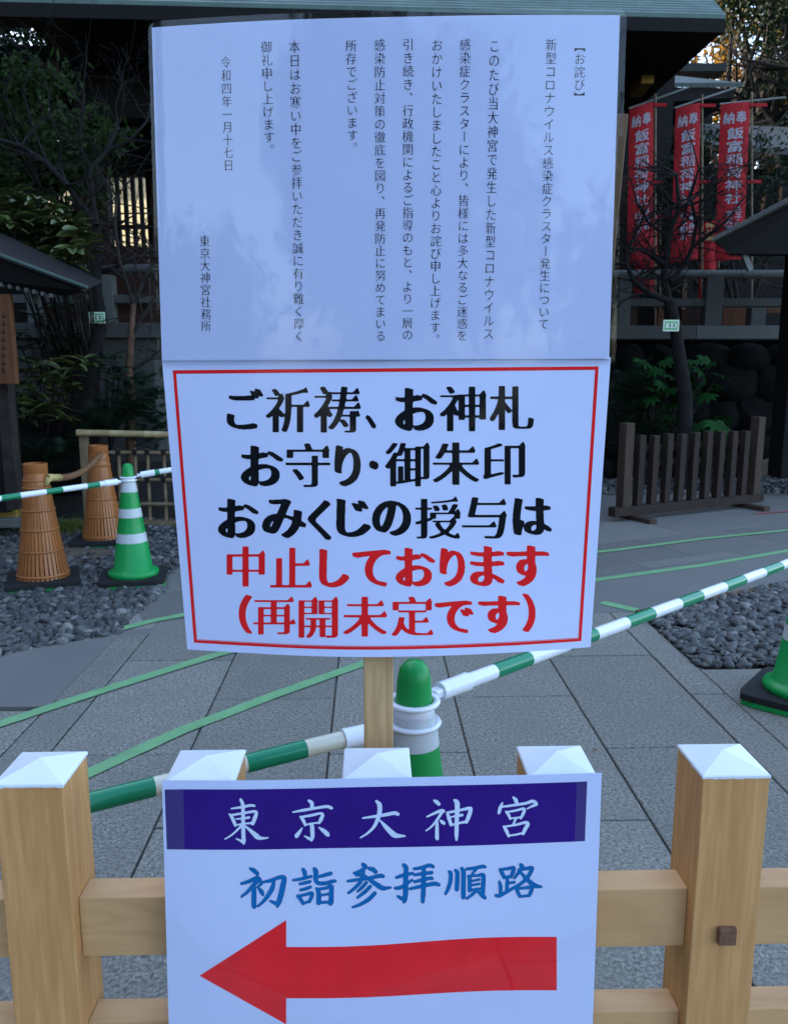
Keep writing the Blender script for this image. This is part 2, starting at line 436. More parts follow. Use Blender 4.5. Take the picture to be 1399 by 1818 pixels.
def contour(F):
    """filled iso region of a field as small polygons, grid units"""
    W, Wx = F.shape; vid = {}; vv = []; ff = []
    def V_(k, x, y):
        if k not in vid: vid[k] = len(vv); vv.append((x, y))
        return vid[k]
    ins = F > 0
    full = ins[:-1, :-1] & ins[1:, :-1] & ins[:-1, 1:] & ins[1:, 1:]
    anyc = ins[:-1, :-1] | ins[1:, :-1] | ins[:-1, 1:] | ins[1:, 1:]
    for y in range(W - 1):
        row = full[y]; x = 0
        if not row.any(): continue
        while x < Wx - 1:
            if row[x]:
                e = x
                while e < Wx - 1 and row[e] and e - x < 9: e += 1
                ff.append((V_((x, y), x, y), V_((e, y), e, y), V_((e, y + 1), e, y + 1), V_((x, y + 1), x, y + 1))); x = e
            else: x += 1
    for y, x in zip(*np.nonzero(anyc & ~full)):
        cs = [(x, y), (x + 1, y), (x + 1, y + 1), (x, y + 1)]; poly = []
        for i in range(4):
            a, b = cs[i], cs[(i + 1) % 4]; fa, fb = F[a[1], a[0]], F[b[1], b[0]]
            if fa > 0: poly.append(V_(a, *a))
            if (fa > 0) != (fb > 0):
                t = fa / (fa - fb); k = ('e',) + (a + b if a < b else b + a)
                poly.append(V_(k, a[0] + (b[0] - a[0]) * t, a[1] + (b[1] - a[1]) * t))
        if len(poly) >= 3: ff.append(tuple(poly))
    return np.array(vv, float), ff
def brushed(strokes, sc_, grow=0):
    """brush lettering: strokes of (x, y, radius) stamped as discs; sc_ = units per grid cell"""
    S = [np.array([float(q) for q in p.split(',')]).reshape(-1, 3) for p in strokes.split('|')]
    A = np.concatenate(S); x0, y0 = (A[:, :2] - A[:, 2:]).min(0) - 8; x1, y1 = (A[:, :2] + A[:, 2:]).max(0) + 8
    W, Hh = int((x1 - x0) / sc_) + 2, int((y1 - y0) / sc_) + 2
    yy, xx = np.mgrid[0:Hh, 0:W]; F = np.full((Hh, W), -1e3)
    for P in S:
        E = np.vstack([2 * P[0] - P[1], P, 2 * P[-1] - P[-2]])
        for i in range(1, len(E) - 2):
            n = max(2, int(np.hypot(*(E[i + 1] - E[i])[:2]) / sc_ / 1.5))
            for k in range(n + 1):
                t = k / n
                q = .5 * ((2 * E[i]) + (-E[i - 1] + E[i + 1]) * t + (2 * E[i - 1] - 5 * E[i] + 4 * E[i + 1] - E[i + 2]) * t * t + (-E[i - 1] + 3 * E[i] - 3 * E[i + 1] + E[i + 2]) * t ** 3)
                q[2] = E[i][2] + (E[i + 1][2] - E[i][2]) * t
                d = (q[2] + grow) / sc_ - np.hypot(xx - (q[0] - x0) / sc_, yy - (q[1] - y0) / sc_)
                F = np.maximum(F, d)
    vv, ff = contour(F)
    return vv * sc_ + np.array([x0, y0]), [f[::-1] for f in ff]

# ------------------------------------------------------------------ curved paper
class Sheet:
    """a hanging paper: four corners, a bow towards the viewer that differs from top to bottom"""
    def __init__(s, tl, tr, br, bl, btop, bbot, skew=1.0, off=0.0):
        s.c = [Vector(p) for p in (tl, tr, br, bl)]; s.bt, s.bb, s.k, s.off = btop, bbot, skew, off
    def S(s, u, v, d=0):   # u 0..1 left to right, v 0..1 top to bottom
        tl, tr, br, bl = s.c
        p = (tl * (1 - u) + tr * u) * (1 - v) + (bl * (1 - u) + br * u) * v
        uu = max(0, min(1, u)) ** s.k
        b = (s.bt * (1 - v) + s.bb * v) * math.sin(math.pi * uu) + .0012 * math.sin(9 * u + 5 * v) * math.sin(math.pi * uu)
        return p + Vector((0, -(b + d), 0))
    def uv(s, px, py):
        u = v = .5
        for _ in range(12):
            a = proj(s.S(u, v)); e = 1e-4
            b = proj(s.S(u + e, v)); c = proj(s.S(u, v + e))
            j = ((b[0] - a[0]) / e, (c[0] - a[0]) / e, (b[1] - a[1]) / e, (c[1] - a[1]) / e)
            det = j[0] * j[3] - j[1] * j[2]; dx, dy = px - a[0], py - a[1]
            u += (j[3] * dx - j[1] * dy) / det; v += (-j[2] * dx + j[0] * dy) / det
        return u, v
    def patch(s, q, d, nu=24, nv=12):   # q: 4 uv corners tl tr br bl
        mb = MB(); v = []
        for j in range(nv + 1):
            for i in range(nu + 1):
                a, b = i / nu, j / nv
                U = [(q[0][k] * (1 - a) + q[1][k] * a) * (1 - b) + (q[3][k] * (1 - a) + q[2][k] * a) * b for k in (0, 1)]
                v.append(s.S(U[0], U[1], d))
        f = [(j * (nu + 1) + i, (j + 1) * (nu + 1) + i, (j + 1) * (nu + 1) + i + 1, j * (nu + 1) + i + 1) for j in range(nv) for i in range(nu)]
        return mb.add(v, f)
    def slab(s, u0, u1, v0, v1, d, th, r=0, nu=30, nv=20):
        """sheet with thickness and rounded corners"""
        W = (s.c[1] - s.c[0]).length; Hh = (s.c[3] - s.c[0]).length; mb = MB(); front = []
        us = [u0 + (u1 - u0) * i / nu for i in range(nu + 1)]; vs_ = [v0 + (v1 - v0) * i / nv for i in range(nv + 1)]
        if r:
            us = sorted(us + [u0 + r / W * t for t in (.15, .4, .7)] + [u1 - r / W * t for t in (.15, .4, .7)])
        for dd in (d, d - th):
            for j, v in enumerate(vs_):
                for u in us:
                    e = min(u - u0, u1 - u) * W; ins = r - math.sqrt(max(0, r * r - (r - e) ** 2)) if r and e < r else 0
                    vv = v
                    if j == 0: vv = v0 + ins / Hh
                    if j == len(vs_) - 1: vv = v1 - ins / Hh
                    front.append(s.S(u, vv, dd))
        n = len(us); m = len(vs_); f = []
        for j in range(m - 1):
            for i in range(n - 1):
                a = j * n + i; f.append((a, a + n, a + n + 1, a + 1)); b = a + n * m; f.append((b, b + 1, b + n + 1, b + n))
        for i in range(n - 1):
            f.append((i, i + 1, i + 1 + n * m, i + n * m)); k = (m - 1) * n + i; f.append((k + 1, k, k + n * m, k + 1 + n * m))
        for j in range(m - 1):
            a = j * n; f.append((a + n, a, a + n * m, a + n + n * m)); b = j * n + n - 1; f.append((b, b + n, b + n + n * m, b + n * m))
        return mb.add(front, f)
    def glyph_box(s, mb, ch, style, box, d):
        """fit a glyph's ink to a box given by its corner uv (tl,tr,br,bl)"""
        vv, ff = glyph(ch, style)
        x0, y0 = vv.min(0); x1, y1 = vv.max(0)
        s._map(mb, vv, ff, (x0, y0, x1, y1), box, d)
    def _map(s, mb, vv, ff, bb, q, d):
        x0, y0, x1, y1 = bb; P = []
        for x, y in vv:
            a = (x - x0) / (x1 - x0); b = 1 - (y - y0) / (y1 - y0)
            U = [(q[0][k] * (1 - a) + q[1][k] * a) * (1 - b) + (q[3][k] * (1 - a) + q[2][k] * a) * b for k in (0, 1)]
            P.append(s.S(U[0], U[1], d))
        mb.add(P, ff)
    def line(s, chars, style, d, sx=0, sy=0):
        """chars: (char, x0, y0, x1, y1) measured boxes"""
        mb = MB()
        for ch, x0, y0, x1, y1 in chars:
            q = [s.uv(*p) for p in ((x0, y0), (x1, y0), (x1, y1), (x0, y1))]
            s.glyph_box(mb, ch, style, q, d)
        return mb
    def brush(s, mb, strokes, fn, sc_, d, grow=0, shift=(0, 0)):
        vv, ff = brushed(strokes, sc_, grow); vv = vv + np.array(shift)
        x0, y0 = vv.min(0); x1, y1 = vv.max(0)
        q = [s.uv(*fn(*p)) for p in ((x0, y0), (x1, y0), (x1, y1), (x0, y1))]; P = []
        for x, y in vv:
            a = (x - x0) / (x1 - x0); b = (y - y0) / (y1 - y0)
            U = [(q[0][k] * (1 - a) + q[1][k] * a) * (1 - b) + (q[3][k] * (1 - a) + q[2][k] * a) * b for k in (0, 1)]
            P.append(s.S(U[0], U[1], d))
        mb.add(P, ff)
    def column(s, text, x0, y0, x1, y1, em, style, d):
        mb = MB(); n = len(text); A = s.uv(x0, y0); B = s.uv(x1, y1)
        e0 = s.uv(x0 + em / 2, y0)[0] - A[0]
        for i, ch in enumerate(text):
            t0, t1 = i / n, (i + 1) / n
            c0 = [A[k] * (1 - t0) + B[k] * t0 for k in (0, 1)]; c1 = [A[k] * (1 - t1) + B[k] * t1 for k in (0, 1)]
            ox = oy = 0
            if ch in '、。': ox, oy = .55, .55
            vv, ff = glyph(ch, style)
            v2 = vv + np.array([ox, oy])
            k = .46
            q = [(c0[0] - e0, c0[1] + (c1[1] - c0[1]) * .02), (c0[0] + e0, c0[1] + (c1[1] - c0[1]) * .02), (c1[0] + e0, c1[1]), (c1[0] - e0, c1[1])]
            s._map(mb, v2, ff, (0, 0, 1, 1), q, d)
        return mb

# ================================================================== SETTING
# ground
MB().add([(-400, -400, -.03), (400, -400, -.03), (400, 400, -.03), (-400, 400, -.03)], [(0, 1, 2, 3)]).build('ground', M['soil'], kind='structure')

# path frame: direction towards its vanishing point
pdir = Vector((-(700 - 657) / FP / CT, 1, 0)).normalized(); pside = Vector((pdir.y, -pdir.x, 0))
p0 = gp(594, 1240); P_w, P_l = .4875, .925
def pp(a, b, z=0): q = p0 + pside * a + pdir * b; return (q.x, q.y, z)
pave = MB().prism([pp(-8, -5.5), pp(7, -5.5), pp(7, .28), pp(1.66, .28), pp(1.66, 2.6), pp(-1.17, 2.6), pp(-1.17, .0), pp(-8, .0)], -.05, -.012).build('stone_path', M['joint'], kind='structure')
slabs = []
def slab(parent, a0, a1, b0, b1, f=pp, m='granite', name='paving_slab', g=.0036, zt=0):
    z1 = zt + random.uniform(-.0012, .0012)
    mb = MB(); q = [(a0 + g, b0 + g), (a1 - g, b0 + g), (a1 - g, b1 - g), (a0 + g, b1 - g)]
    e = .0025; qi = [(a0 + g + e, b0 + g + e), (a1 - g - e, b0 + g + e), (a1 - g - e, b1 - g - e), (a0 + g + e, b1 - g - e)]
    v = [f(*k, -.02) for k in q] + [f(*k, z1 - e) for k in q] + [f(*k, z1) for k in qi]
    fc = [(0, 1, 5, 4), (1, 2, 6, 5), (2, 3, 7, 6), (3, 0, 4, 7), (4, 5, 9, 8), (5, 6, 10, 9), (6, 7, 11, 10), (7, 4, 8, 11), (8, 9, 10, 11)]
    return mb.add(v, fc).build(name, M[m], parent)
# columns (distances from joint 3): curb, five columns, curb
edges = [(-1.135, -.975), (-.975, -.4875), (-.4875, 0), (0, .4875), (.4875, .975), (.975, 1.4625), (1.4625, 1.615)]
offs = [0, .46, 0, -.48, 0, .46, 0]
for (a0, a1), o in zip(edges, offs):
    b = -5.5 + o - .46
    bs = [o + k * P_l for k in range(-6, 4)]
    for b0, b1 in zip(bs[:-1], bs[1:]):
        if b1 > -5.3 and b0 < 2.1: slab(pave, a0, a1, b0, min(b1, 2.55))
# paving left and right of the path, near the viewer
for side in (-1, 1):
    for i in range(7):
        a0 = (-1.135 - (i + 1) * .6) if side < 0 else (1.615 + i * .6)
        o = (-.08 if side < 0 else .28); k = 0; b1 = o
        while b1 > -5.2:
            l = .9 if not (k == 0 and i % 2) else .45
            slab(pave, a0, a0 + .6, b1 - l, b1); b1 -= l; k += 1

# smooth grey sheets: left and right
gl = MB().prism([gp(214, 1126), gp(88, 1254), gp(-60, 1262), gp(-700, 1262), gp(-700, 1320), gp(-60, 1178), gp(60, 1150)][::-1], -.03, .004)
gl = MB().prism([gp(86, 1256), gp(212, 1127), gp(60, 1152), gp(0, 1168), gp(-500, 1290), gp(-520, 1258)], -.03, .004).build('grey_path_sheet', M['matgrey'], kind='structure')
rA, rB, rC, rD = gp(1131, 1086), gp(1399, 1034), gp(1399, 979), gp(1071, 1022)
ext = (rB - rA).normalized(); ext2 = (rC - rD).normalized()
gr = MB().prism([rA, rA + ext * 5, rD + ext2 * 5.4, rD - ext2 * 1.9, gp(840, 1100)], -.03, .003).build('grey_path_sheet', M['matgrey'], kind='structure')
# cross path of stone behind the sheet
cdir = ext2; cside = Vector((-cdir.y, cdir.x, 0)); c0 = rD + cside * .02
def cp(a, b, z=0): q = c0 + cdir * a + cside * b; return (q.x, q.y, z)
cross = MB().prism([cp(-3.2, 0), cp(9, 0), cp(9, 4.2), cp(-3.2, 4.2)], -.05, -.012).build('cross_path', M['joint'], kind='structure')
for b0, b1, l, o in ((0, .16, .9, 0), (.16, .78, .95, .3), (.78, 1.4, .95, -.1), (1.4, 2.0, .95, .35), (2.0, 2.62, .95, 0), (2.62, 3.4, .95, .4), (3.4, 4.15, .95, .1)):
    a = -3.2 + o - .9
    while a < 8.8:
        if a + l > -3.1: slab(cross, max(a, -3.2), a + l, b0, b1, cp, 'granitefar')
        a += l

# pebbles
def ico_base():
    bm = bmesh.new(); bmesh.ops.create_icosphere(bm, subdivisions=2, radius=1)
    v = np.array([w.co[:] for w in bm.verts]); f = np.array([[w.index for w in q.verts] for q in bm.faces]); bm.free(); return v, f
def ico_low():
    bm = bmesh.new(); bmesh.ops.create_icosphere(bm, subdivisions=1, radius=1)
    v = np.array([w.co[:] for w in bm.verts]); f = np.array([[w.index for w in q.verts] for q in bm.faces]); bm.free(); return v, f
def inside(poly, x, y):
    c = np.zeros(len(x), bool); n = len(poly)
    for i in range(n):
        (x0, y0), (x1, y1) = poly[i][:2], poly[(i + 1) % n][:2]
        m = ((y0 > y) != (y1 > y)) & (x < (x1 - x0) * (y - y0) / (y1 - y0 + 1e-12) + x0); c ^= m
    return c
def pebbles(name, poly, dens, size, low, zb=-.008, mat='pebble'):
    bv, bf = ico_low() if low else ico_base()
    xs = [p[0] for p in poly]; ys = [p[1] for p in poly]
    n = int((max(xs) - min(xs)) * (max(ys) - min(ys)) * dens)
    x = RNG.uniform(min(xs), max(xs), n); y = RNG.uniform(min(ys), max(ys), n)
    k = inside(poly, x, y); x, y = x[k], y[k]; n = len(x)
    s = RNG.lognormal(0, .3, n) * size; s = np.clip(s, size * .5, size * 1.9)
    sc3 = np.stack([s * RNG.uniform(.95, 1.35, n), s * RNG.uniform(.65, .95, n), s * RNG.uniform(.42, .72, n)], 1)
    yaw = RNG.uniform(0, 6.28, n); pit = RNG.normal(0, .38, n); rol = RNG.normal(0, .38, n)
    ph = RNG.uniform(0, 6.28, (n, 3))
    V = np.repeat(bv[None], n, 0)
    lump = 1 + .13 * np.sin(2.3 * V[:, :, 0] + ph[:, None, 0]) + .11 * np.sin(2.6 * V[:, :, 1] + ph[:, None, 1]) + .09 * np.sin(2.9 * V[:, :, 2] + ph[:, None, 2])
    V = V * lump[..., None] * sc3[:, None, :]
    def rot(V, a, i, j):
        c, s_ = np.cos(a)[:, None], np.sin(a)[:, None]; A, B = V[:, :, i].copy(), V[:, :, j].copy()
        V[:, :, i] = A * c - B * s_; V[:, :, j] = A * s_ + B * c
    rot(V, pit, 0, 2); rot(V, rol, 1, 2); rot(V, yaw, 0, 1)
    V[:, :, 0] += x[:, None]; V[:, :, 1] += y[:, None]; V[:, :, 2] += (zb + RNG.uniform(-.004, .016, n) + s * .15)[:, None]
    F = (bf[None] + (np.arange(n) * len(bv))[:, None, None]).reshape(-1, 3)
    me = bpy.data.meshes.new(name); V = V.reshape(-1, 3)
    me.vertices.add(len(V)); me.vertices.foreach_set('co', V.ravel())
    me.loops.add(len(F) * 3); me.loops.foreach_set('vertex_index', F.ravel().astype(np.int32))
    me.polygons.add(len(F)); me.polygons.foreach_set('loop_start', np.arange(0, len(F) * 3, 3, dtype=np.int32))
    me.polygons.foreach_set('use_smooth', np.ones(len(F), bool)); me.update(calc_edges=True); me.materials.append(M[mat])
    o = bpy.data.objects.new(name, me); col.objects.link(o); return o
Lnear = [gp(208, 1126), gp(60, 1151), gp(0, 1167), gp(-260, 1235), gp(-330, 1040), gp(295, 1034)]
Lfar = [gp(295, 1034), gp(-330, 1040), gp(-420, 925), gp(420, 905), gp(420, 960)]
# left bed ends along the path's curb
e1 = pp(-1.15, .03); e2 = pp(-1.15, 2.5)
Lnear = [gp(213, 1127), gp(60, 1151), gp(0, 1167), gp(-260, 1235), gp(-420, 1045), gp(300, 1045), ]
tag(pebbles('pebble_bed', Lnear + [pp(-1.15, 1.05)], 2300, .0205, False), 'dark grey river pebbles beside the stone path, left bed near part', 'pebbles', kind='stuff')
tag(pebbles('pebble_bed', [gp(300, 1045), gp(-420, 1045), gp(-420, 905), gp(480, 900), gp(480, 960), pp(-1.15, 2.45), pp(-1.15, 1.1)], 1350, .022, True), 'dark grey river pebbles under the cones and bamboo fence', 'pebbles', kind='stuff')
tag(pebbles('pebble_bed', [pp(1.63, .30), pp(4.2, .30), (rA + ext * 3.2 - cside * .03), (rA - cside * .03), pp(1.63, 1.36)], 2300, .0205, False), 'dark grey river pebbles right of the stone path beyond the bar', 'pebbles', kind='stuff')
tag(pebbles('pebble_bed', [gp(1000, 880), gp(1750, 872), gp(1750, 846), gp(1000, 852)], 700, .03, True), 'dark gravel strip behind the picket fence', 'pebbles', kind='stuff')
# pale kerb at the far right of the sheet
k0 = rA + ext * 1.75 - cside * .14
MB().prism([gp(1371, 1040), gp(1480, 1018), gp(1480, 1040), gp(1399, 1052)][::-1], -.03, .022).build('kerb_stone', M['stoneled'], bevel=.004, kind='structure')
# dark plank edging under the sheet's corner
tag(MB().bar(gp(1131, 1089, .0), gp(1400, 1037, .0), .035, .03).build('edging_board', M['dbatten'], bevel=.003), 'narrow brown edging strip between grey sheet and right pebbles', 'edging')
# dry soil and grass by the orange cone
mb = MB(); cs = gp(110, 985)
ring = [(cs.x + .95 * math.cos(a) * (1 + .2 * math.sin(3 * a)), cs.y + .55 * math.sin(a) * (1 + .15 * math.cos(4 * a))) for a in [k * math.pi / 12 for k in range(24)]]
mb.add([(cs.x, cs.y, .03)] + [(x, y, -.012) for x, y in ring], [(0, k + 1, (k + 1) % 24 + 1) for k in range(24)])
mb.build('soil_mound', M['brownsoil'], smooth='all', kind='structure')
mb = MB(); g0 = gp(128, 945)
for _ in range(520):
    a = random.uniform(0, 6.28); r = abs(random.gauss(0, .13)); x, y = g0.x + r * math.cos(a) * 1.3, g0.y + r * math.sin(a)
    h = random.uniform(.05, .12); dx, dy = random.gauss(0, .05), random.gauss(0, .05); w = .004
    mb.add([(x - w, y, .0), (x + w, y, .0), (x + dx * .5 + w * .7, y + dy * .5, h * .75), (x + dx * .5 - w * .7, y + dy * .5, h * .75), (x + dx * 1.3, y + dy * 1.3, h)], [(0, 1, 2, 3), (3, 2, 4)])
tag(mb.build('grass', M['grass']), 'small tuft of green grass between the two orange cones', 'grass', kind='stuff')

# tape lines on the paving
def tape(pts, wid, label, mat='tape', group='green tape lines on the ground'):
    mb = MB(); P = [gp(*p) for p in pts]; wn = wid
    n = 24; v = []
    A, B = P[0], P[-1]; d = (B - A).normalized(); s = Vector((-d.y, d.x, 0))
    tot = (B - A).length; m = max(4, int(tot / .05))
    for i in range(m + 1):
        t = i / m; k = t * (len(P) - 1); j = min(int(k), len(P) - 2); q = P[j].lerp(P[j + 1], k - j)
        w0 = wn / 2 + random.uniform(-.0015, .0015); w1 = wn / 2 + random.uniform(-.0015, .0015)
        v += [q - s * w0 + Vector((0, 0, .0055)), q + s * w1 + Vector((0, 0, .0055))]
    mb.add(v, [(2 * i, 2 * i + 1, 2 * i + 3, 2 * i + 2) for i in range(m)])
    return tag(mb.build('floor_tape', M[mat]), label, 'tape', group)
tape([(-60, 1307), (190, 1225), (384, 1164), (560, 1118)], .06, 'pale green tape crossing the paving, the farther of the two left diagonals')
tape([(120, 1392), (320, 1300), (500, 1231), (700, 1160)], .06, 'pale green tape running behind the sign pole, the nearer left diagonal')
tape([(213, 1118), (270, 1104), (345, 1089)], .06, 'short green tape stub beside the left pebble bed')
tape([(1068, 1071), (1131, 1085)], .07, 'short green tape at the corner of the right pebble bed')
tape([(1000, 1040), (1070, 1029), (1250, 1004), (1420, 975)], .06, 'green tape across the smooth grey sheet on the right')
tape([(1000, 987), (1090, 978), (1250, 957), (1420, 940)], .055, 'green tape on the stone slabs in front of the picket fence')
tape([(1340, 913), (1420, 907)], .03, 'thin red tape line right of the picket fence', 'redtape', 'red tape lines')

# ================================================================== ENVIRONMENT BUILDINGS
# tall block added at left, out of frame, to keep the court in shade
b = empty('shade_block', (-14, -2, 0), 'tall unseen grey block added left of the court to shade it', 'building')
MB().box((-22, -26, -.02), (-14, 23, 24)).build('wall', M['bldg'], b)
pn = None
for i in range(11):
    for j in range(6):
        y = -24 + i * 4; z = 2 + j * 3.7
        if pn is None:
            pn = MB().box((-14.02, y, z), (-13.95, y + 2.2, z + 1.8)).build('window', M['glass'], b); y00, z00 = y, z
        else:
            c = pn.copy(); col.objects.link(c); c.parent = b; c.location = (0, y - y00, z - z00)

# hall with the big copper roof
eL, eR = at(130, 0, 8.65), at(1288, 28, 9.0); zE = 4.88
ed = Vector((eR.x - eL.x, eR.y - eL.y, 0)).normalized(); en = Vector((-ed.y, ed.x, 0))
E0 = Vector((eR.x, eR.y, 0))
def hp(a, b, z): q = E0 - ed * a + en * b; return Vector((q.x, q.y, z))
hall = empty('shrine_hall', hp(3.5, 2, 0), 'large dark shrine hall with green copper roof behind the notices', 'building')
MB().hexa([hp(7.05, .05, zE - .16), hp(.03, .05, zE - .16), hp(.03, 4.6, zE - .16), hp(7.05, 4.6, zE - .16), hp(7.05, .05, zE - .05), hp(.03, .05, zE - .05), hp(.03, 4.6, zE + .1), hp(7.05, 4.6, zE + .1)]).build('soffit', M['darkwood'], hall)
MB().hexa([hp(12, .0, zE - .16), hp(0, .0, zE - .16), hp(0, .05, zE - .16), hp(12, .05, zE - .16), hp(12, .0, zE - .032), hp(0, .0, zE - .032), hp(0, .05, zE + .04), hp(12, .05, zE + .04)]).build('fascia', M['darkwood'], hall)
MB().hexa([hp(12, .052, zE - .16), hp(7.06, .052, zE - .16), hp(7.06, .27, zE - .16), hp(12, .27, zE - .16), hp(12, .052, zE - .03), hp(7.06, .052, zE - .03), hp(7.06, .27, zE + .1), hp(12, .27, zE + .1)]).build('soffit', M['darkwood'], hall)
# only the right two thirds has the deep soffit: left part is a slim eave
for k in range(14):
    b0 = k * .055; z0 = zE + b0 * .84
    MB().hexa([hp(12, b0, z0 - .03), hp(0, b0, z0 - .03), hp(0, b0 + .08, z0 - .0), hp(12, b0 + .08, z0 - .0),
               hp(12, b0, z0 + .012), hp(0, b0, z0 + .012), hp(0, b0 + .08, z0 + .066), hp(12, b0 + .08, z0 + .066)]).build('roof_course', M['copper'], hall)
MB().hexa([hp(12, .77, zE + .62), hp(0, .77, zE + .62), hp(1.6, 4.5, zE + 3.6), hp(12, 4.5, zE + 3.6),
           hp(12, .77, zE + .69), hp(0, .77, zE + .69), hp(1.6, 4.5, zE + 3.72), hp(12, 4.5, zE + 3.72)]).build('roof', M['copper'], hall)
MB().hexa([hp(7, 1.3, zE - .7), hp(1.2, 1.3, zE - .7), hp(1.2, 1.5, zE - .7), hp(7, 1.5, zE - .7), hp(7, 1.3, zE - .17), hp(1.2, 1.3, zE - .17), hp(1.2, 1.5, zE - .17), hp(7, 1.5, zE - .17)]).build('beam', M['darkwood'], hall)
wy = 12.0
def wallbox(px0, py0, px1, py1, Y, t=.12, mb=None):
    a = at(px0, py1, Y); b_ = at(px1, py0, Y); pm = (max(0, py0) + min(900, py1)) / 2; mb = mb or MB()
    return mb.box((at(px0, pm, Y).x, Y, a.z), (at(px1, pm, Y).x, Y + t, b_.z))
wallbox(137, 30, 1196, 312, wy).build('upper_wall', M['darkwood'], hall)
wallbox(108, 60, 137, 235, wy + .02).build('upper_wall', M['darkwood'], hall)
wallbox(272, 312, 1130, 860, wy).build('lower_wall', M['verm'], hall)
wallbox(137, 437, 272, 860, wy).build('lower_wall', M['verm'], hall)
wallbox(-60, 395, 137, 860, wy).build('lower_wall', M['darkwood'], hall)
a = at(137, 600, wy)
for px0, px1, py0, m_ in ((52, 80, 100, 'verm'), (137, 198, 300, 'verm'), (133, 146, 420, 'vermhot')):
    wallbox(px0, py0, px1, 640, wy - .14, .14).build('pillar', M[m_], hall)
wallbox(52, 222, 140, 238, wy - .13, .2).build('tie_beam', M['verm'], hall)
lat = wallbox(196, 305, 276, 313, wy - .05, .1).build('lattice_frame', M['darkwood'], hall)
wallbox(196, 399, 276, 405, wy - .05, .1).build('lattice_frame', M['darkwood'], hall)
for i in range(6):
    x = 196 + i * 13.9
    wallbox(x - 3.2, 313, x + 3.2, 437, wy, .06).build('lattice_bar', M['darkwood'], hall)
# gold-capped beam end under the right eave
wallbox(1139, 107, 1161, 148, 10.2, .5).build('beam_end', M['gold'], hall)
wallbox(118, 80, 136, 120, 11, .4).build('beam_end', M['verm'], hall)
# small roof at the far left under the sky gap
f = empty('side_gate', at(20, 400, 13.5), 'dark side gate with low copper roof at the far left', 'building')
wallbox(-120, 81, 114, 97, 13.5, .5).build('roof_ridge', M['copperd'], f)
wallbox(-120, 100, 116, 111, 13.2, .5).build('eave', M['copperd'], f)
wallbox(-120, 97, 112, 185, 13.9, .1).build('gable_wall', M['darkwood'], f)
wallbox(-120, 265, 54, 860, 13.6, .2).build('side_wall', M['verm'], f)

# smaller second hall, right
h2 = empty('prayer_hall', at(1150, 500, 15), 'smaller dark hall with pale copper eave behind the red banners', 'building')
A, B = at(1080, 147, 13), at(1318, 147, 13)
MB().hexa([(A.x, 13, A.z - .06), (B.x, 13, B.z - .06), (B.x - .9, 15, B.z + .75), (A.x, 15, B.z + .75), (A.x, 13, A.z), (B.x, 13, B.z), (B.x - .9, 15, B.z + .82), (A.x, 15, B.z + .82)]).build('roof', M['copperm'], h2)
MB().hexa([(A.x, 13.03, A.z - .3), (B.x - .1, 13.03, A.z - .2), (B.x - .4, 17, A.z - .2), (A.x, 17, A.z - .3), (A.x, 13.03, A.z - .07), (B.x - .1, 13.03, A.z - .07), (B.x - .4, 17, A.z - .02), (A.x, 17, A.z - .02)]).build('soffit', M['darkwood'], h2)
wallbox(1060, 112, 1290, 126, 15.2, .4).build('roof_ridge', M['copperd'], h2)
wallbox(1040, 155, 1245, 860, 14.6, .2).build('wall', M['darkwood'], h2)
for x in (1172, 1196):
    wallbox(x - 4, 215, x + 4, 470, 14.3, .12).build('pillar', M['verm'], h2)
wallbox(1150, 212, 1196, 219, 14.35, .1).build('tie_beam', M['verm'], h2)
wallbox(1160, 243, 1190, 252, 14.3, .1).build('tie_beam', M['gold'], h2)
# low grey roofed hall far right
h3 = empty('side_hall', at(1370, 500, 13), 'low grey roofed side hall at the right edge behind the banners', 'building')
A, B = at(1335, 262, 12.5), at(1560, 275, 12.5)
MB().hexa([(A.x - .5, 12.4, A.z - .08), (B.x, 12.4, B.z - .08), (B.x, 14.5, B.z + .8), (A.x - .9, 14.5, A.z + .8), (A.x - .5, 12.4, A.z), (B.x, 12.4, B.z), (B.x, 14.5, B.z + .92), (A.x - .9, 14.5, A.z + .92)]).build('roof', M['stone'], h3)
wallbox(1215, 300, 1560, 860, 13, .2).build('wall', M['darkwood'], h3)
for x0, x1, y0, y1 in ((1362, 1371, 280, 305), (1382, 1388, 330, 360), (1350, 1357, 345, 385)):
    wallbox(x0, y0, x1, y1, 12.9, .08).build('window', M['boardwood'], h3)

# sunlit cream house far left behind everything
h4 = empty('sunlit_house', at(150, 420, 24), 'sunlit cream house wall glimpsed through the lattice and branches', 'building')
A, B = at(40, 312, 24), at(420, 312, 27)
MB().hexa([(A.x, 24, 0), (B.x + 1, 21, 0), (B.x + 1, 29, 0), (A.x, 29, 0), (A.x, 24, A.z), (B.x + 1, 21, A.z), (B.x + 1, 29, A.z), (A.x, 29, A.z)]).build('wall', M['cream'], h4)
MB().hexa([(A.x - .2, 23.8, A.z), (B.x + 1, 20.8, A.z), (B.x + 1, 29, A.z), (A.x - .2, 29, A.z), (A.x - .2, 23.8, A.z + .12), (B.x + 1, 20.8, A.z + .12), (B.x + 1, 29, A.z + .12), (A.x - .2, 29, A.z + .12)]).build('roof', M['bldg'], h4)

MB().box((-40, 30, 0), (40, 30.3, 3.6)).build('boundary_wall', M['bldg'], label='long plain wall far behind the shrine buildings', cat='wall')
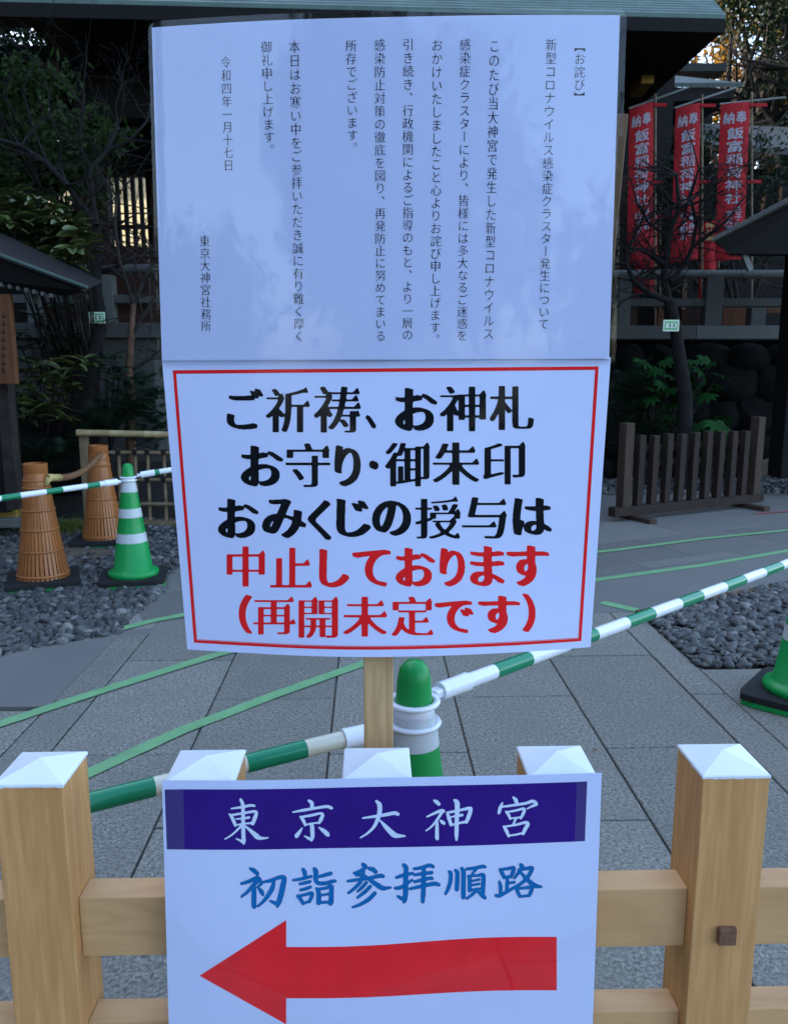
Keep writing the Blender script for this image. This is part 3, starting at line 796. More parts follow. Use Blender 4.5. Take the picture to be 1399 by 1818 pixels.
# ---- stone balustrades
bl = empty('stone_balustrade', at(190, 640, 8.1), 'stone balustrade on the retaining wall behind the left garden', 'balustrade')
Y = 8.1
a, b_ = at(-90, 478, Y), at(790, 478, Y)
MB().tube([a, b_], .047, 12).build('top_rail', M['stone'], bl, smooth=True)
for py0, py1, nm, m_, t in ((523, 538, 'middle_rail', 'stone', .12), (573, 600, 'base_beam', 'stone', .22)):
    wallbox(-90, py0, 790, py1, Y - t / 2 + .05, t).build(nm, M[m_], bl, bevel=.006)
for x in (60, 188, 316, 444, 572, 700):
    wallbox(x - 13, 487, x + 13, 573, Y - .02, .14).build('post', M['stoneled'], bl, bevel=.006)
for x0, x1 in ((85, 165), (205, 262)):
    wallbox(x0, 541, x1, 572, Y + .1, .04).build('panel', M['verm'], bl)
wl = wallbox(-120, 601, 800, 900, Y + .0, .4); wl.build('retaining_wall', M['stone'], label='grey stone retaining wall below the left balustrade', cat='wall')
for k, (x, y) in enumerate(((276, 640),)):
    wallbox(276, 640, 296, 800, 7.6, .12).build('concrete_post', M['stoneled'], bevel=.01, label='pale square concrete post beside the notice edge in the left garden', cat='post')

br = empty('stone_balustrade', at(1250, 600, 9.5), 'stone balustrade in front of the red banners on the right', 'balustrade')
Y = 9.5
MB().tube([at(780, 487, Y), at(1700, 487, Y)], .048, 12).build('top_rail', M['stoneled'], br, smooth=True)
wallbox(780, 530, 1700, 544, Y - .03, .13).build('middle_rail', M['stone'], br, bevel=.006)
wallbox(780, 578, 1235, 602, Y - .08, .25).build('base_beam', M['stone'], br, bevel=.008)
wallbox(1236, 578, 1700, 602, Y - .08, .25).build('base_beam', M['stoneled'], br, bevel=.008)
for x, w in ((810, 13), (960, 13), (1109, 11), (1268, 15), (1346, 13), (1425, 15)):
    wallbox(x - w, 491 if x != 1346 else 546, x + w, 578, Y - .06, .15).build('post', M['stone'], br, bevel=.006)
for x0, x1, y0, y1 in ((1168, 1178, 549, 577), (1210, 1253, 550, 577), (1284, 1330, 546, 577), (1363, 1394, 546, 556)):
    wallbox(x0, y0, x1, y1, Y + .5, .1).build('panel', M['boardwood'] if x0 != 1210 else M['verm'], br)
# rock retaining wall under it
rw = empty('rock_wall', at(1250, 850, 9.6), 'dark rough stone retaining wall below the right balustrade', 'wall')
wallbox(780, 604, 1750, 862, 9.85, .5).build('backing', M['rock'], rw)
bv, bf = ico_base()
def boulder(p, s, name, mat, parent=None, seed=0, **k):
    r = np.random.default_rng(seed); v = bv.copy()
    for _ in range(5):
        d = r.normal(size=3); d /= np.linalg.norm(d); c = r.uniform(.55, .9)
        t = v @ d; v = v - np.outer(np.maximum(0, t - c), d)
    v = v * np.array(s) + np.array(p)
    return MB().add(v.tolist(), bf.tolist()).build(name, M[mat], parent, smooth=True, **k)
sd_ = 0
z = .0
for row, (zz, hh) in enumerate(((.12, .16), (.42, .2), (.78, .22), (1.15, .2), (1.45, .14))):
    x = 2.1 + (row % 2) * .15
    while x < 6.6:
        w = random.uniform(.18, .34); sd_ += 1
        boulder((x + w, 9.80, zz), (w * 1.35, .20, hh * 1.3), 'stone', 'rockpale' if (row == 0 and x > 4.2) else 'rock', rw, sd_)
        x += 2 * w
gdn = 0
for px, py, Y, s in ((60, 800, 7.2, .42), (18, 815, 7.0, .35), (112, 815, 7.4, .33), (90, 760, 7.7, .38), (20, 730, 7.7, .4)):
    gdn += 1; p = at(px, py, Y); p.z = max(.1, p.z - .1)
    boulder((p.x, p.y, p.z), (s, s * .7, s * .75), 'garden_rock', 'rock', None, 50 + gdn,
            label=['rounded dark garden rock behind the first orange cone', 'dark garden rock beside the grey hut post at the left edge', 'low dark rock left of the bamboo fence', 'upper dark rock under the variegated leaves', 'dark rock leaning on the wall above the hut base'][gdn - 1], cat='rock')
# back garden soil rise
MB().hexa([(-9, 6.95, -.03), (-1.6, 6.95, -.03), (-1.6, 8.1, -.03), (-9, 8.1, -.03), (-9, 7.2, .12), (-1.6, 7.2, .12), (-1.6, 8.09, .4), (-9, 8.09, .4)]).build('garden_bed', M['soil'], kind='structure')

# hut at the left edge
hut = empty('wooden_hut', at(-60, 900, 5.9), 'small dark wooden hut with copper roof at the left edge', 'hut')
Y = 5.6
e0, tip = at(-160, 399, Y), at(155, 515, Y); bk = Vector((-.85, .7, .13)); dn = Vector((0, 0, .035))
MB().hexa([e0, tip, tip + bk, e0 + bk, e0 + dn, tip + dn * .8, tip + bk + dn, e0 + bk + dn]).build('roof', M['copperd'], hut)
MB().hexa([e0 + Vector((0, -.006, .018)), tip + Vector((0, -.006, .014)), tip + Vector((0, .02, .014)), e0 + Vector((0, .02, .018)), e0 + Vector((0, -.006, .037)), tip + Vector((0, -.006, .030)), tip + Vector((0, .02, .030)), e0 + Vector((0, .02, .037))]).build('roof_edge', M['copper'], hut)
MB().hexa([at(-160, 480, Y + .12), at(118, 526, Y + .12), at(100, 520, Y + 1.1), at(-160, 470, Y + 1.1),
           e0 + Vector((0, .03, -.002)), tip + Vector((-.03, .03, -.004)), tip + Vector((-.2, .9, .15)), e0 + Vector((0, .9, .18))]).build('soffit', M['darkwood'], hut)
for i in range(7):
    p = at(8 + i * 14.5, 505 + i * 3.2, Y + .12); MB().box((p.x - .008, p.y - .05, p.z - .018), (p.x + .008, p.y, p.z + .008)).build('rafter_end', M['stoneled'], hut)
wallbox(-60, 520, -2, 910, Y + .6, .3).build('wall', M['darkwood'], hut)
wallbox(2, 650, 22, 905, Y + .25, .1).build('post', M['bark'], hut)
wallbox(58, 520, 65, 538, Y + .3, .05).build('bracket', M['stoneled'], hut)
o = empty('name_board', at(8, 690, Y + .1), 'orange brown wooden board with dark vertical carving on the hut', 'board')
wallbox(-24, 522, 24, 682, Y + .12, .05).build('board', M['boardwood'], o, bevel=.006)
mb = MB()
for i, y in enumerate(range(560, 660, 14)):
    p = at(7, y, Y + .118); mb.box((p.x - .012, p.y - .001, p.z - .014), (p.x + .012, p.y + .003, p.z - .006)); mb.box((p.x - .003, p.y - .0015, p.z - .02), (p.x + .003, p.y + .003, p.z + .02))
mb.build('lettering', M['barkd'], o)
# grey roof corner at right edge
rr = empty('lantern_shed', at(1399, 860, 8.3), 'dark shed corner with sloping roof entering from the right edge', 'shed')
Y = 8.0
MB().hexa([at(1264, 428, Y), at(1470, 322, Y), at(1470, 330, Y + 1.2), at(1300, 455, Y + .9), at(1264, 421, Y), at(1470, 314, Y), at(1470, 312, Y + 1.2), at(1300, 437, Y + .9)]).build('roof', M['stone'], rr)
MB().hexa([at(1290, 450, Y + .12), at(1470, 452, Y + .12), at(1470, 455, Y + .9), at(1310, 455, Y + .9), at(1272, 428, Y + .05), at(1470, 336, Y + .05), at(1470, 340, Y + .9), at(1300, 440, Y + .9)]).build('soffit', M['darkwood'], rr)
MB().bar(at(1318, 446, Y + .2), at(1331, 480, Y + .2), .05, .05).build('bracket', M['pale'], rr)
wallbox(1402, 440, 1470, 850, Y + .3, .3).build('wall', M['darkwood'], rr)
# ================================================================== TREES AND PLANTS
def limb(mb, a, d, length, r, depth, rng, spread=.55, droop=0, tips=None, n=5, k=3, minr=.003, sub=.62):
    pts = [Vector(a)]; rs = [r]; dd = Vector(d).normalized(); seg = length / n
    for i in range(n):
        dd = (dd + Vector((rng.gauss(0, .16), rng.gauss(0, .16), rng.gauss(0, .13) - droop))).normalized()
        pts.append(pts[-1] + dd * seg); rs.append(max(minr, r * (1 - .55 * (i + 1) / n)))
    mb.tube(pts, rs, 7 if r > .02 else 4, False)
    if depth == 0:
        if tips is not None: tips.append((pts[-1], dd))
        return
    for j in range(k):
        i = rng.randint(1, n); p = pts[i]
        nd = (dd + Vector((rng.gauss(0, spread), rng.gauss(0, spread), rng.gauss(0, spread)))).normalized()
        limb(mb, p, nd, length * sub * rng.uniform(.7, 1.2), rs[i] * .62, depth - 1, rng, spread, droop, tips, n, k, minr, sub)
    if tips is not None: tips.append((pts[-1], dd))
def leafcloud(centres, n, size, rad, seed, flat=.35):
    r = np.random.default_rng(seed); C = np.array([tuple(c) for c in centres]); idx = r.integers(0, len(C), n)
    P = C[idx] + r.normal(size=(n, 3)) * np.array(rad)
    u = r.normal(size=(n, 3)); u /= np.linalg.norm(u, axis=1)[:, None]
    w = np.cross(u, r.normal(size=(n, 3))); w /= np.linalg.norm(w, axis=1)[:, None]
    s = (size * r.uniform(.6, 1.4, n))[:, None]; nn = np.cross(u, w)
    a = P - u * s * .5; b_ = P + w * s * .26 + nn * s * .06; c = P + u * s * .6; d = P - w * s * .26 + nn * s * .06
    V = np.stack([a, b_, c, d], 1).reshape(-1, 3); F = (np.arange(n)[:, None] * 4 + np.array([[0, 1, 2, 3]])).tolist()
    mb = MB(); mb.v = [tuple(v) for v in V.tolist()]; mb.f = [tuple(q) for q in F]; return mb
def clumps(centre, rad, n, seed):
    r = np.random.default_rng(seed); out = []
    while len(out) < n:
        p = r.uniform(-1, 1, 3)
        if p @ p < 1: out.append(tuple(np.array(centre) + p * np.array(rad)))
    return out

# bare plum tree right with tag
rg = random.Random(5)
t = empty('plum_tree', gp(1215, 872), 'bare dark plum tree with green tag in front of the red banners', 'tree')
Y = 8.7; tr = [at(1218, 800, Y), at(1216, 700, Y), at(1207, 640, Y), at(1198, 575, Y), at(1188, 535, Y)]
tr[0].z = min(tr[0].z, .2)
mb = MB().tube([Vector((tr[0].x, Y, 0))] + tr, [.10, .09, .075, .068, .06, .06], 9, False); mb.build('trunk', M['barkd'], t, smooth='all')
mb = MB()
for pts, r in (([(1188, 540), (1178, 500), (1180, 470), (1185, 420), (1205, 370), (1200, 310)], .045), ([(1188, 535), (1150, 520), (1125, 500), (1112, 470), (1120, 430), (1135, 400)], .035),
               ([(1180, 470), (1150, 450), (1128, 440), (1105, 465)], .025), ([(1188, 500), (1215, 470), (1228, 440), (1236, 400), (1225, 350), (1240, 300)], .03),
               ([(1228, 440), (1262, 415), (1290, 390), (1330, 340)], .018), ([(1185, 420), (1150, 395), (1130, 360), (1120, 320)], .018), ([(1205, 370), (1240, 345), (1262, 330), (1300, 300)], .016)):
    P = [at(x, y, Y + rg.uniform(-.1, .1)) for x, y in pts]
    mb.tube(P, [r * (1 - .6 * i / (len(P) - 1)) for i in range(len(P))], 6, False)
    for p in P[1:]:
        for _ in range(4):
            d = Vector((rg.gauss(0, 1), rg.gauss(0, .4), rg.gauss(.3, .7)))
            limb(mb, p, d, rg.uniform(.3, .6), r * .32, 2, rg, .6, 0, None, 4, 3, .0017)
mb.build('branches', M['barkd'], t, smooth='all')
def tagboard(px, py, Y, label):
    g = empty('tree_tag', at(px, py, Y), label, 'tag')
    wallbox(px - 14, py - 10, px + 14, py + 10, Y, .008).build('board', M['tagw'], g)
    wallbox(px - 11.5, py - 7.5, px + 11.5, py + 7.5, Y - .003, .003).build('panel', M['tagg'], g)
    wallbox(px - 9.5, py - 4.5, px + 9.5, py + 4.5, Y - .006, .003).build('panel', M['tagw'], g)
    mb = MB()
    for x in (-4, 3): wallbox(px + x, py - 3, px + x + 4, py - 1.6, Y - .009, .003, mb); wallbox(px + x + 1.2, py - 3, px + x + 2.6, py + 3, Y - .0095, .003, mb); wallbox(px + x, py + 1.4, px + x + 4, py + 2.6, Y - .0092, .003, mb)
    mb.build('lettering', M['ink'], g)
tagboard(1191, 578, 8.6, 'green and white tag fixed to the bare plum trunk on the right')

# left trees
t = empty('garden_tree', gp(160, 880), 'dark crooked tree trunk with green tag in the left garden', 'tree')
Y = 7.5; P = [at(148, 790, Y), at(140, 720, Y), at(160, 660, Y), at(172, 610, Y), at(181, 570, Y), at(172, 520, Y), at(168, 480, Y), at(175, 440, Y), at(172, 400, Y)]
P.insert(0, Vector((P[0].x, Y, 0)))
MB().tube(P, [.15, .14, .13, .085, .065, .058, .052, .06, .045, .04], 9, False).build('trunk', M['barkd'], t, smooth='all')
mb = MB(); tips = []
for pts, r in (([(172, 400), (150, 370), (120, 330), (85, 290), (40, 260), (-10, 245)], .035), ([(172, 400), (165, 350), (160, 300), (190, 270), (210, 225)], .03), ([(168, 482), (200, 478), (222, 465), (245, 455), (285, 458)], .03),
               ([(120, 330), (105, 290), (110, 250), (90, 210)], .02), ([(190, 270), (230, 250), (262, 215), (270, 180)], .018), ([(160, 300), (140, 250), (150, 190), (120, 150)], .018), ([(85, 290), (60, 230), (40, 160)], .015)):
    P = [at(x, y, Y + rg.uniform(-.1, .2)) for x, y in pts]
    mb.tube(P, [r * (1 - .55 * i / (len(P) - 1)) for i in range(len(P))], 6, False)
    for p in P[1:]:
        for _ in range(2):
            d = Vector((rg.gauss(0, 1), rg.gauss(0, .5), rg.gauss(.5, .6)))
            limb(mb, p, d, rg.uniform(.35, .6), r * .3, 2, rg, .55, 0, None, 4, 3, .0017)
mb.build('branches', M['barkd'], t, smooth='all')
tagboard(173, 564, 7.4, 'green and white tag fixed to the crooked trunk on the left')
t = empty('thin_tree', gp(232, 880), 'slender pale trunk tree beside the left edge of the notices', 'tree')
Y = 7.3; mb = MB().tube([Vector((at(232, 800, Y).x, Y, 0)), at(232, 740, Y), at(230, 660, Y), at(234, 590, Y), at(238, 540, Y)], [.05, .045, .036, .03, .025], 7, False)
mb.build('trunk', M['barkbrown'], t, smooth='all'); mb = MB()
for pts in ([(238, 540), (225, 500), (212, 460), (205, 400), (208, 350)], [(238, 545), (255, 500), (270, 470)], [(232, 600), (255, 560), (278, 525)], [(230, 660), (262, 640), (280, 625)]):
    P = [at(x, y, Y) for x, y in pts]; mb.tube(P, [.02 * (1 - .5 * i / len(P)) for i in range(len(P))], 5, False)
    for p in P[1:]:
        for _ in range(3): limb(mb, p, (rg.gauss(0, 1), rg.gauss(0, .5), rg.gauss(.6, .6)), rg.uniform(.25, .45), .008, 1, rg, .5, 0, None, 4, 3, .0017)
mb.build('branches', M['bark'], t, smooth='all')

# leaf shapes
def leafmesh(name, L, w, mat, bend=.25):
    me = bpy.data.meshes.new(name); n = 6; v = []; f = []; uv = []
    for i in range(n + 1):
        t_ = i / n; ww = w / 2 * math.sin(math.pi * min(1, t_ * .92 + .06)) ** .8; z_ = -bend * L * t_ * t_
        for k in (-1, 0, 1): v.append((L * t_, k * ww, z_ + abs(k) * ww * .35))
    for i in range(n):
        for k in range(2):
            a = i * 3 + k; f.append((a, a + 3, a + 4, a + 1))
    me.from_pydata(v, [], f); me.materials.append(mat)
    ul = me.uv_layers.new(name='uv')
    for p in me.polygons:
        p.use_smooth = True
        for li in p.loop_indices:
            vi = me.loops[li].vertex_index; ul.data[li].uv = ((vi // 3) / n, (vi % 3) / 2)
    return me
def whorl_shrub(name, base, tops, L, w, mat, per, label, cat, seed, stem='bark', tilt=(.1, .8)):
    r = random.Random(seed); t_ = empty(name, base, label, cat)
    me = leafmesh('leaf', L, w, M[mat]); mb = MB()
    for p in tops:
        b0 = Vector(base) + Vector((r.gauss(0, .1), r.gauss(0, .06), 0)); mid = b0.lerp(p, .55) + Vector((r.gauss(0, .05), r.gauss(0, .05), .03))
        mb.tube([b0, mid, p], [.014, .01, .006], 5, False)
        ph = r.uniform(0, 6)
        for k in range(per):
            o = bpy.data.objects.new('leaf', me); col.objects.link(o); o.parent = t_
            o.location = p - Vector(base) + Vector((0, 0, r.uniform(-.02, .02)))
            s = r.uniform(.7, 1.15); o.scale = (s, s, s)
            o.rotation_euler = (r.gauss(0, .25), -r.uniform(*tilt) + .25, ph + k * 6.283 / per + r.gauss(0, .2))
    mb.build('stem', M[stem], t_, smooth='all'); return t_
r_ = random.Random(3)
def pts(pxs, Y, j=.15): return [at(x, y, Y + r_.uniform(-j, j)) for x, y in pxs]
whorl_shrub('variegated_shrub', gp(70, 895), pts([(95, 665), (125, 690), (60, 700), (40, 680), (75, 645), (135, 650), (95, 720), (50, 740), (110, 745), (30, 640), (150, 640), (80, 680), (105, 700), (65, 720), (85, 730), (115, 670), (55, 660)], 7.0), .19, .06, 'varieg', 11,
            'low shrub with yellow edged leaves behind the first orange cone', 'shrub', 1)
whorl_shrub('camellia_shrub', gp(120, 890) + Vector((0, 1.0, 0)), pts([(60, 440), (85, 455), (40, 420), (100, 420), (130, 440), (150, 425), (75, 400), (110, 395), (20, 400), (50, 380), (15, 365), (95, 370), (135, 395), (155, 450), (28, 345), (65, 355), (5, 430), (120, 470), (60, 420), (80, 435), (110, 455), (140, 410), (25, 385), (70, 380), (45, 440), (90, 415), (155, 430), (135, 460), (10, 400), (35, 360), (85, 385), (120, 405), (-5, 380), (-5, 350), (50, 405), (100, 440), (75, 470), (130, 425)], 6.8, .2), .17, .068, 'varieg', 11,
            'tall evergreen shrub with yellowish leaf edges above the hut roof', 'shrub', 2)
whorl_shrub('evergreen_shrub', gp(60, 880) + Vector((0, 1.2, 0)), pts([(60, 560), (85, 575), (45, 590), (100, 545), (120, 555), (70, 610), (150, 540), (40, 620), (130, 595), (110, 625), (95, 600), (145, 610), (125, 530)], 7.7), .16, .055, 'shrubleaf', 9,
            'dark evergreen shrub under the copper roof tip of the hut', 'shrub', 4)
whorl_shrub('evergreen_shrub', gp(185, 900), pts([(200, 640), (215, 655), (190, 660), (170, 655), (205, 630), (182, 635), (212, 672)], 7.2, .1), .12, .042, 'shrubleaf', 9,
            'small evergreen shrub sprouting between the two left tree trunks', 'shrub', 5)
# fern / conifer tufts below
def fern(name, cs, Y, label, n=26, L=.26, mat='fern', seed=1, cat='plant', z0=None):
    r = random.Random(seed); c0 = at(cs[0][0], cs[0][1], Y); t_ = empty(name, (c0.x, Y, max(0, c0.z - .3)), label, cat); mb = MB()
    for (x, y) in cs:
        c = at(x, y, Y)
        for _ in range(n):
            a = r.uniform(0, 6.28); e = r.uniform(.1, 1.2); L_ = L * r.uniform(.6, 1.2)
            d = Vector((math.cos(a) * math.cos(e), math.sin(a) * math.cos(e), math.sin(e))); q = c + Vector((r.gauss(0, .05), r.gauss(0, .05), r.gauss(0, .04)))
            s_ = d.cross(Vector((0, 0, 1))).normalized(); m_ = 9
            for k in range(1, m_):
                u = k / m_; p = q + d * L_ * u + Vector((0, 0, -.35 * L_ * u * u)); l = L_ * .28 * math.sin(math.pi * (u * .9 + .08))
                for sg in (-1, 1):
                    e1_ = p + s_ * sg * l + d * l * .4 - Vector((0, 0, l * .25)); mb.add([p, p + d * .014, e1_], [(0, 1, 2)])
    mb.build('frond', M[mat], t_, kind='stuff'); return t_
fern('fern_clump', [(180, 745), (215, 730), (245, 745), (165, 770), (225, 700), (200, 765)], 7.1, 'dark feathery fern clump behind the bamboo fence', seed=2)
fern('fern_clump', [(120, 800), (65, 812), (90, 825)], 6.95, 'low dark ferns between the two orange cones', seed=3, L=.2)
fern('fern_clump', [(250, 780), (275, 760), (265, 720), (255, 680), (275, 700)], 7.0, 'upright dark fern beside the pale concrete post', seed=4, L=.18)
fern('palm_clump', [(1120, 730), (1135, 700), (1110, 760), (1160, 720), (1150, 775), (1120, 690)], 9.0, 'dark feathery palm leaves left of the plum trunk', seed=5, L=.42)
# fatsia: palmate leaves made of lobes
def palmate(name, S, mat):
    me = bpy.data.meshes.new(name); v = []; f = []
    for k in range(7):
        a = (k - 3) * .62; L = S * (1 - .1 * abs(k - 3)); w = S * .13; b = len(v); n = 5
        for i in range(n + 1):
            u = i / n; ww = w * (.35 + math.sin(math.pi * u ** .8) * .9) if i < n else 0.004
            for s_ in (-1, 1):
                x = L * u; y = s_ * ww; v.append((x * math.cos(a) - y * math.sin(a), x * math.sin(a) + y * math.cos(a), -.22 * L * u * u + .0004 * k))
        for i in range(n): f.append((b + 2 * i, b + 2 * i + 1, b + 2 * i + 3, b + 2 * i + 2))
    me.from_pydata(v, [], f); me.materials.append(M[mat]); return me
def fatsia(cs, Y, label, seed, S=.17):
    r = random.Random(seed); b0 = at(cs[0][0], cs[0][1], Y); b0.z = 0; t_ = empty('fatsia_shrub', b0, label, 'shrub'); me = palmate('leaf', S, 'fatsia'); mb = MB()
    for x, y in cs:
        p = at(x, y, Y + r.uniform(-.15, .15)); mb.tube([b0 + Vector((r.gauss(0, .04), 0, 0)), b0.lerp(p, .6) + Vector((0, .03, .05)), p], [.012, .009, .005], 5, False)
        o = bpy.data.objects.new('leaf', me); col.objects.link(o); o.parent = t_; o.location = p - b0
        s = r.uniform(.75, 1.2); o.scale = (s, s, s); o.rotation_euler = (r.gauss(.0, .3), r.uniform(.2, .9), -math.pi / 2 + r.gauss(0, .9))
    mb.build('stem', M['bark'], t_)
fatsia([(1165, 655), (1180, 640), (1150, 650), (1175, 680), (1190, 690), (1160, 690), (1250, 635), (1262, 645), (1240, 655), (1235, 690), (1255, 700), (1275, 665), (1225, 670), (1215, 650), (1170, 665), (1245, 680), (1145, 675), (1140, 640), (1185, 665), (1200, 705), (1265, 685), (1230, 640), (1155, 705), (1135, 660)], 9.0, 'bright green broad leaved shrub around the plum trunk', 1)
fatsia([(1170, 720), (1185, 735), (1155, 735), (1175, 750), (1148, 760), (1195, 715), (1130, 700)], 9.1, 'dim broad leaved shrub low on the left of the plum trunk', 2)
fatsia([(1270, 750), (1285, 742), (1262, 765), (1278, 770), (1290, 760), (1235, 755)], 8.6, 'small broad leaved shrub just above the picket fence', 3, .19)

# dark mass of leaves behind the banners, tall trees right
def tree(name, base, h, crown, nleaf, size, mat, label, seed, barkm='barkd', trunkr=.25, rad=.35, nclump=60, lim=8):
    r = random.Random(seed); t_ = empty(name, base, label, 'tree'); b0 = Vector(base); mb = MB()
    c, cr = crown; cc = clumps(c, cr, nclump, seed)
    top = Vector(c); fork = b0.lerp(top, .55)
    mb.tube([b0, b0.lerp(fork, .5) + Vector((r.gauss(0, .15), 0, 0)), fork], [trunkr, trunkr * .8, trunkr * .65], 9, False)
    for k in range(lim):
        q = Vector(cc[r.randrange(len(cc))]); m_ = fork.lerp(q, .5) + Vector((r.gauss(0, .3), r.gauss(0, .3), r.gauss(.1, .2)))
        mb.tube([fork, m_, q], [trunkr * .45, trunkr * .28, trunkr * .08], 6, False)
        for _ in range(4): limb(mb, m_, (r.gauss(0, 1), r.gauss(0, 1), r.gauss(.4, .7)), 1.3, trunkr * .14, 1, r, .6, 0, None, 4, 3, .01)
    mb.build('trunk', M[barkm], t_, smooth='all')
    leafcloud(cc, nleaf, size, (rad, rad, rad * .75), seed).build('crown', M[mat], t_, kind='stuff'); return t_
tree('evergreen_tree', (7.2, 15.5, 0), 9, (tuple(at(1455, 40, 15.5)), (1.15, 1.0, 2.2)), 6000, .11, 'leafd', 'dark evergreen tree filling the upper right corner', 21, trunkr=.32, rad=.3, nclump=42, lim=12)
tree('evergreen_tree', (6.6, 17, 0), 9, (tuple(at(1360, -12, 17)), (1.0, .9, .55)), 2800, .11, 'leafd', 'dark tree crown just right of the big roof tip', 22, rad=.28, nclump=18)
tree('golden_tree', (9.3, 24, 0), 10, (tuple(at(1330, 90, 25)), (3.4, 1.8, 2.9)), 8500, .18, 'leafy', 'sunlit golden leaved tree beyond the shrine roofs', 23, 'barkbrown', .25, .32, 55)
tree('golden_tree', (11.5, 27, 0), 10, (tuple(at(1400, 190, 26)), (2.6, 1.8, 1.6)), 4500, .18, 'leafy', 'lower sunlit golden tree at the right edge', 24, 'barkbrown', .3, .35, 40)
tree('garden_bush_tree', (5.2, 11.5, 0), 4, (tuple(at(1290, 380, 11.3)), (1.6, .5, 1.1)), 4200, .07, 'leafd', 'dark leafy bush between and behind the red banners', 25, 'barkd', .08, .16, 60, 6)
tree('background_tree', (-9.8, 18, 0), 8, (tuple(at(-10, 130, 18)), (2.0, 1.4, 3.0)), 16000, .13, 'leafd', 'dark tree behind the side gate at the far left', 26, rad=.35, nclump=60)
tree('background_tree', (-6.4, 16, 0), 8, (tuple(at(95, 258, 16)), (.95, .8, .55)), 1300, .12, 'leafd', 'thin leafy branches hanging before the left sky gap', 27, trunkr=.08, rad=.18, nclump=26, lim=5)
tree('background_tree', (-7.6, 16.5, 0), 8, (tuple(at(20, 225, 16)), (.7, .8, .7)), 2200, .12, 'leafd', 'sparse leafy tree beside the left pillar', 28, trunkr=.08, rad=.2, nclump=22, lim=5)
tree('evergreen_tree', (-4.2, 9.6, 0), 4, (tuple(at(35, 330, 9.4)), (1.0, .4, .75)), 3800, .10, 'leafg', 'dense green leaves between the hut roof and the left pillars', 29, trunkr=.06, rad=.13, nclump=46, lim=5)
leafcloud(clumps(tuple(at(150, 250, 8.2)), (.45, .3, .22), 16, 77) + clumps(tuple(at(60, 170, 8.4)), (.5, .3, .3), 18, 78), 1500, .075, (.10, .10, .08), 79).build('sparse_leaves', M['leafg'], bpy.data.objects['garden_tree'], kind='stuff')
for k, (x, lab) in enumerate(((-16, 'tall dark trees behind the viewer, left one'), (0, 'broad dark tree standing behind the viewer in the middle'), (15, 'tall dark tree behind the viewer, right one'))):
    pass
tree('unseen_tree', (.6, -15, 0), 9, ((.6, -15, 4.8), (4.2, 1.2, 3.4)), 7000, .5, 'leafd', 'broad dark tree added behind the viewer for laminate reflections', 31, trunkr=.4, rad=.5, nclump=230)  # unseen crown, added and shaped for reflections in the notice laminate
tree('unseen_tree', (9.0, -19, 0), 7, ((9.4, -19, 3.2), (3.6, 2, 2.8)), 3000, .42, 'leafd', 'low round tree behind the viewer on the right', 32, trunkr=.3, rad=.6, nclump=70)
tree('unseen_tree', (-9.5, -19, 0), 7, ((-9.0, -19, 2.6), (4.0, 2, 2.4)), 3000, .42, 'leafd', 'low round tree behind the viewer on the left', 33, trunkr=.3, rad=.6, nclump=70)

# ================================================================== BANNERS (nobori)
def nobori(q, Y, text, label, small=None, gold=False, arm=True, pole_x=None):
    """q: pixel corners tl tr br bl of the cloth"""
    P = [at(x, y, Y) for x, y in q]; foot = at(pole_x or q[1][0] + 3, 560, Y); foot.z = 1.7
    t_ = empty('banner', foot, label, 'banner', 'red shrine banners on poles')
    s = Sheet(P[0], P[1], P[2], P[3], .03, .05)
    s.slab(0, 1, 0, 1, 0, .004, 0, 8, 24).build('cloth', M['flag'], t_, smooth=True)
    mb = MB(); m_ = 'flaggold' if gold else 'flagtext'
    def cell(ch, u0, u1, v0, v1):
        s.glyph_box(mb, ch, 'banner', [(u0, v0), (u1, v0), (u1, v1), (u0, v1)], .006)
    if not gold:
        cell('納', .08, .44, .055, .13); cell('奉', .5, .88, .055, .13)
    v = .155 if not gold else .02; h = .082
    for ch in text: cell(ch, .22, .78, v, v + h * .88); v += h
    if small:
        for j, tx in enumerate(small):
            vv = v + .01 + .02 * j
            for ch in tx: cell(ch, .58 - j * .32, .84 - j * .32, vv, vv + .042); vv += .048
    mb.build('lettering', M[m_], t_)
    px = pole_x or (q[1][0] + 3)
    MB().tube([at(px, 595, Y + .02), at(px, q[1][1] - 14, Y + .02)], .012, 8).build('pole', M['bambood'], t_, smooth=True)
    if arm: MB().tube([at(q[0][0] - 2, q[0][1] - 1, Y + .01), at(q[1][0] + 62, q[1][1] - 26 if q[0][1] - q[1][1] > 5 else q[1][1] - 8, Y + .25)], .011, 8).build('cross_arm', M['pale'], t_, smooth=True)
    for f_ in (.02, .5):
        p = P[1].lerp(P[2], f_); q_ = at(px, 500, Y + .02)
        MB().bar((p.x - .004, Y - .01, p.z), (q_.x + .012, Y - .01, p.z), .010, .035).build('loop', M['flag'], t_)
nobori([(1117, 194), (1160, 181), (1158, 462), (1112, 468)], 9.9, '飯富稲荷神社', 'leftmost of the three front red banners, next to the notice', ('奉納者', '氏子中'))
nobori([(1199, 193), (1243, 182), (1238, 460), (1190, 468)], 9.9, '飯富稲荷神社', 'middle of the three front red banners', ('大願成就', '杉本関木'))
nobori([(1279, 186), (1331, 181), (1319, 460), (1268, 464)], 9.9, '飯富稲荷神社', 'rightmost of the three front red banners, partly behind the shed roof', ('氏子中', '商売繁盛'))
nobori([(1128, 385), (1168, 382), (1164, 520), (1126, 522)], 10.6, '家族安泰一同', 'rear red banner with gold writing low behind the left front banner', None, True, False)
nobori([(1244, 395), (1272, 392), (1270, 528), (1240, 530)], 10.7, '神社奉', 'rear dark red banner behind the gap right of the middle banner', None, True, False)

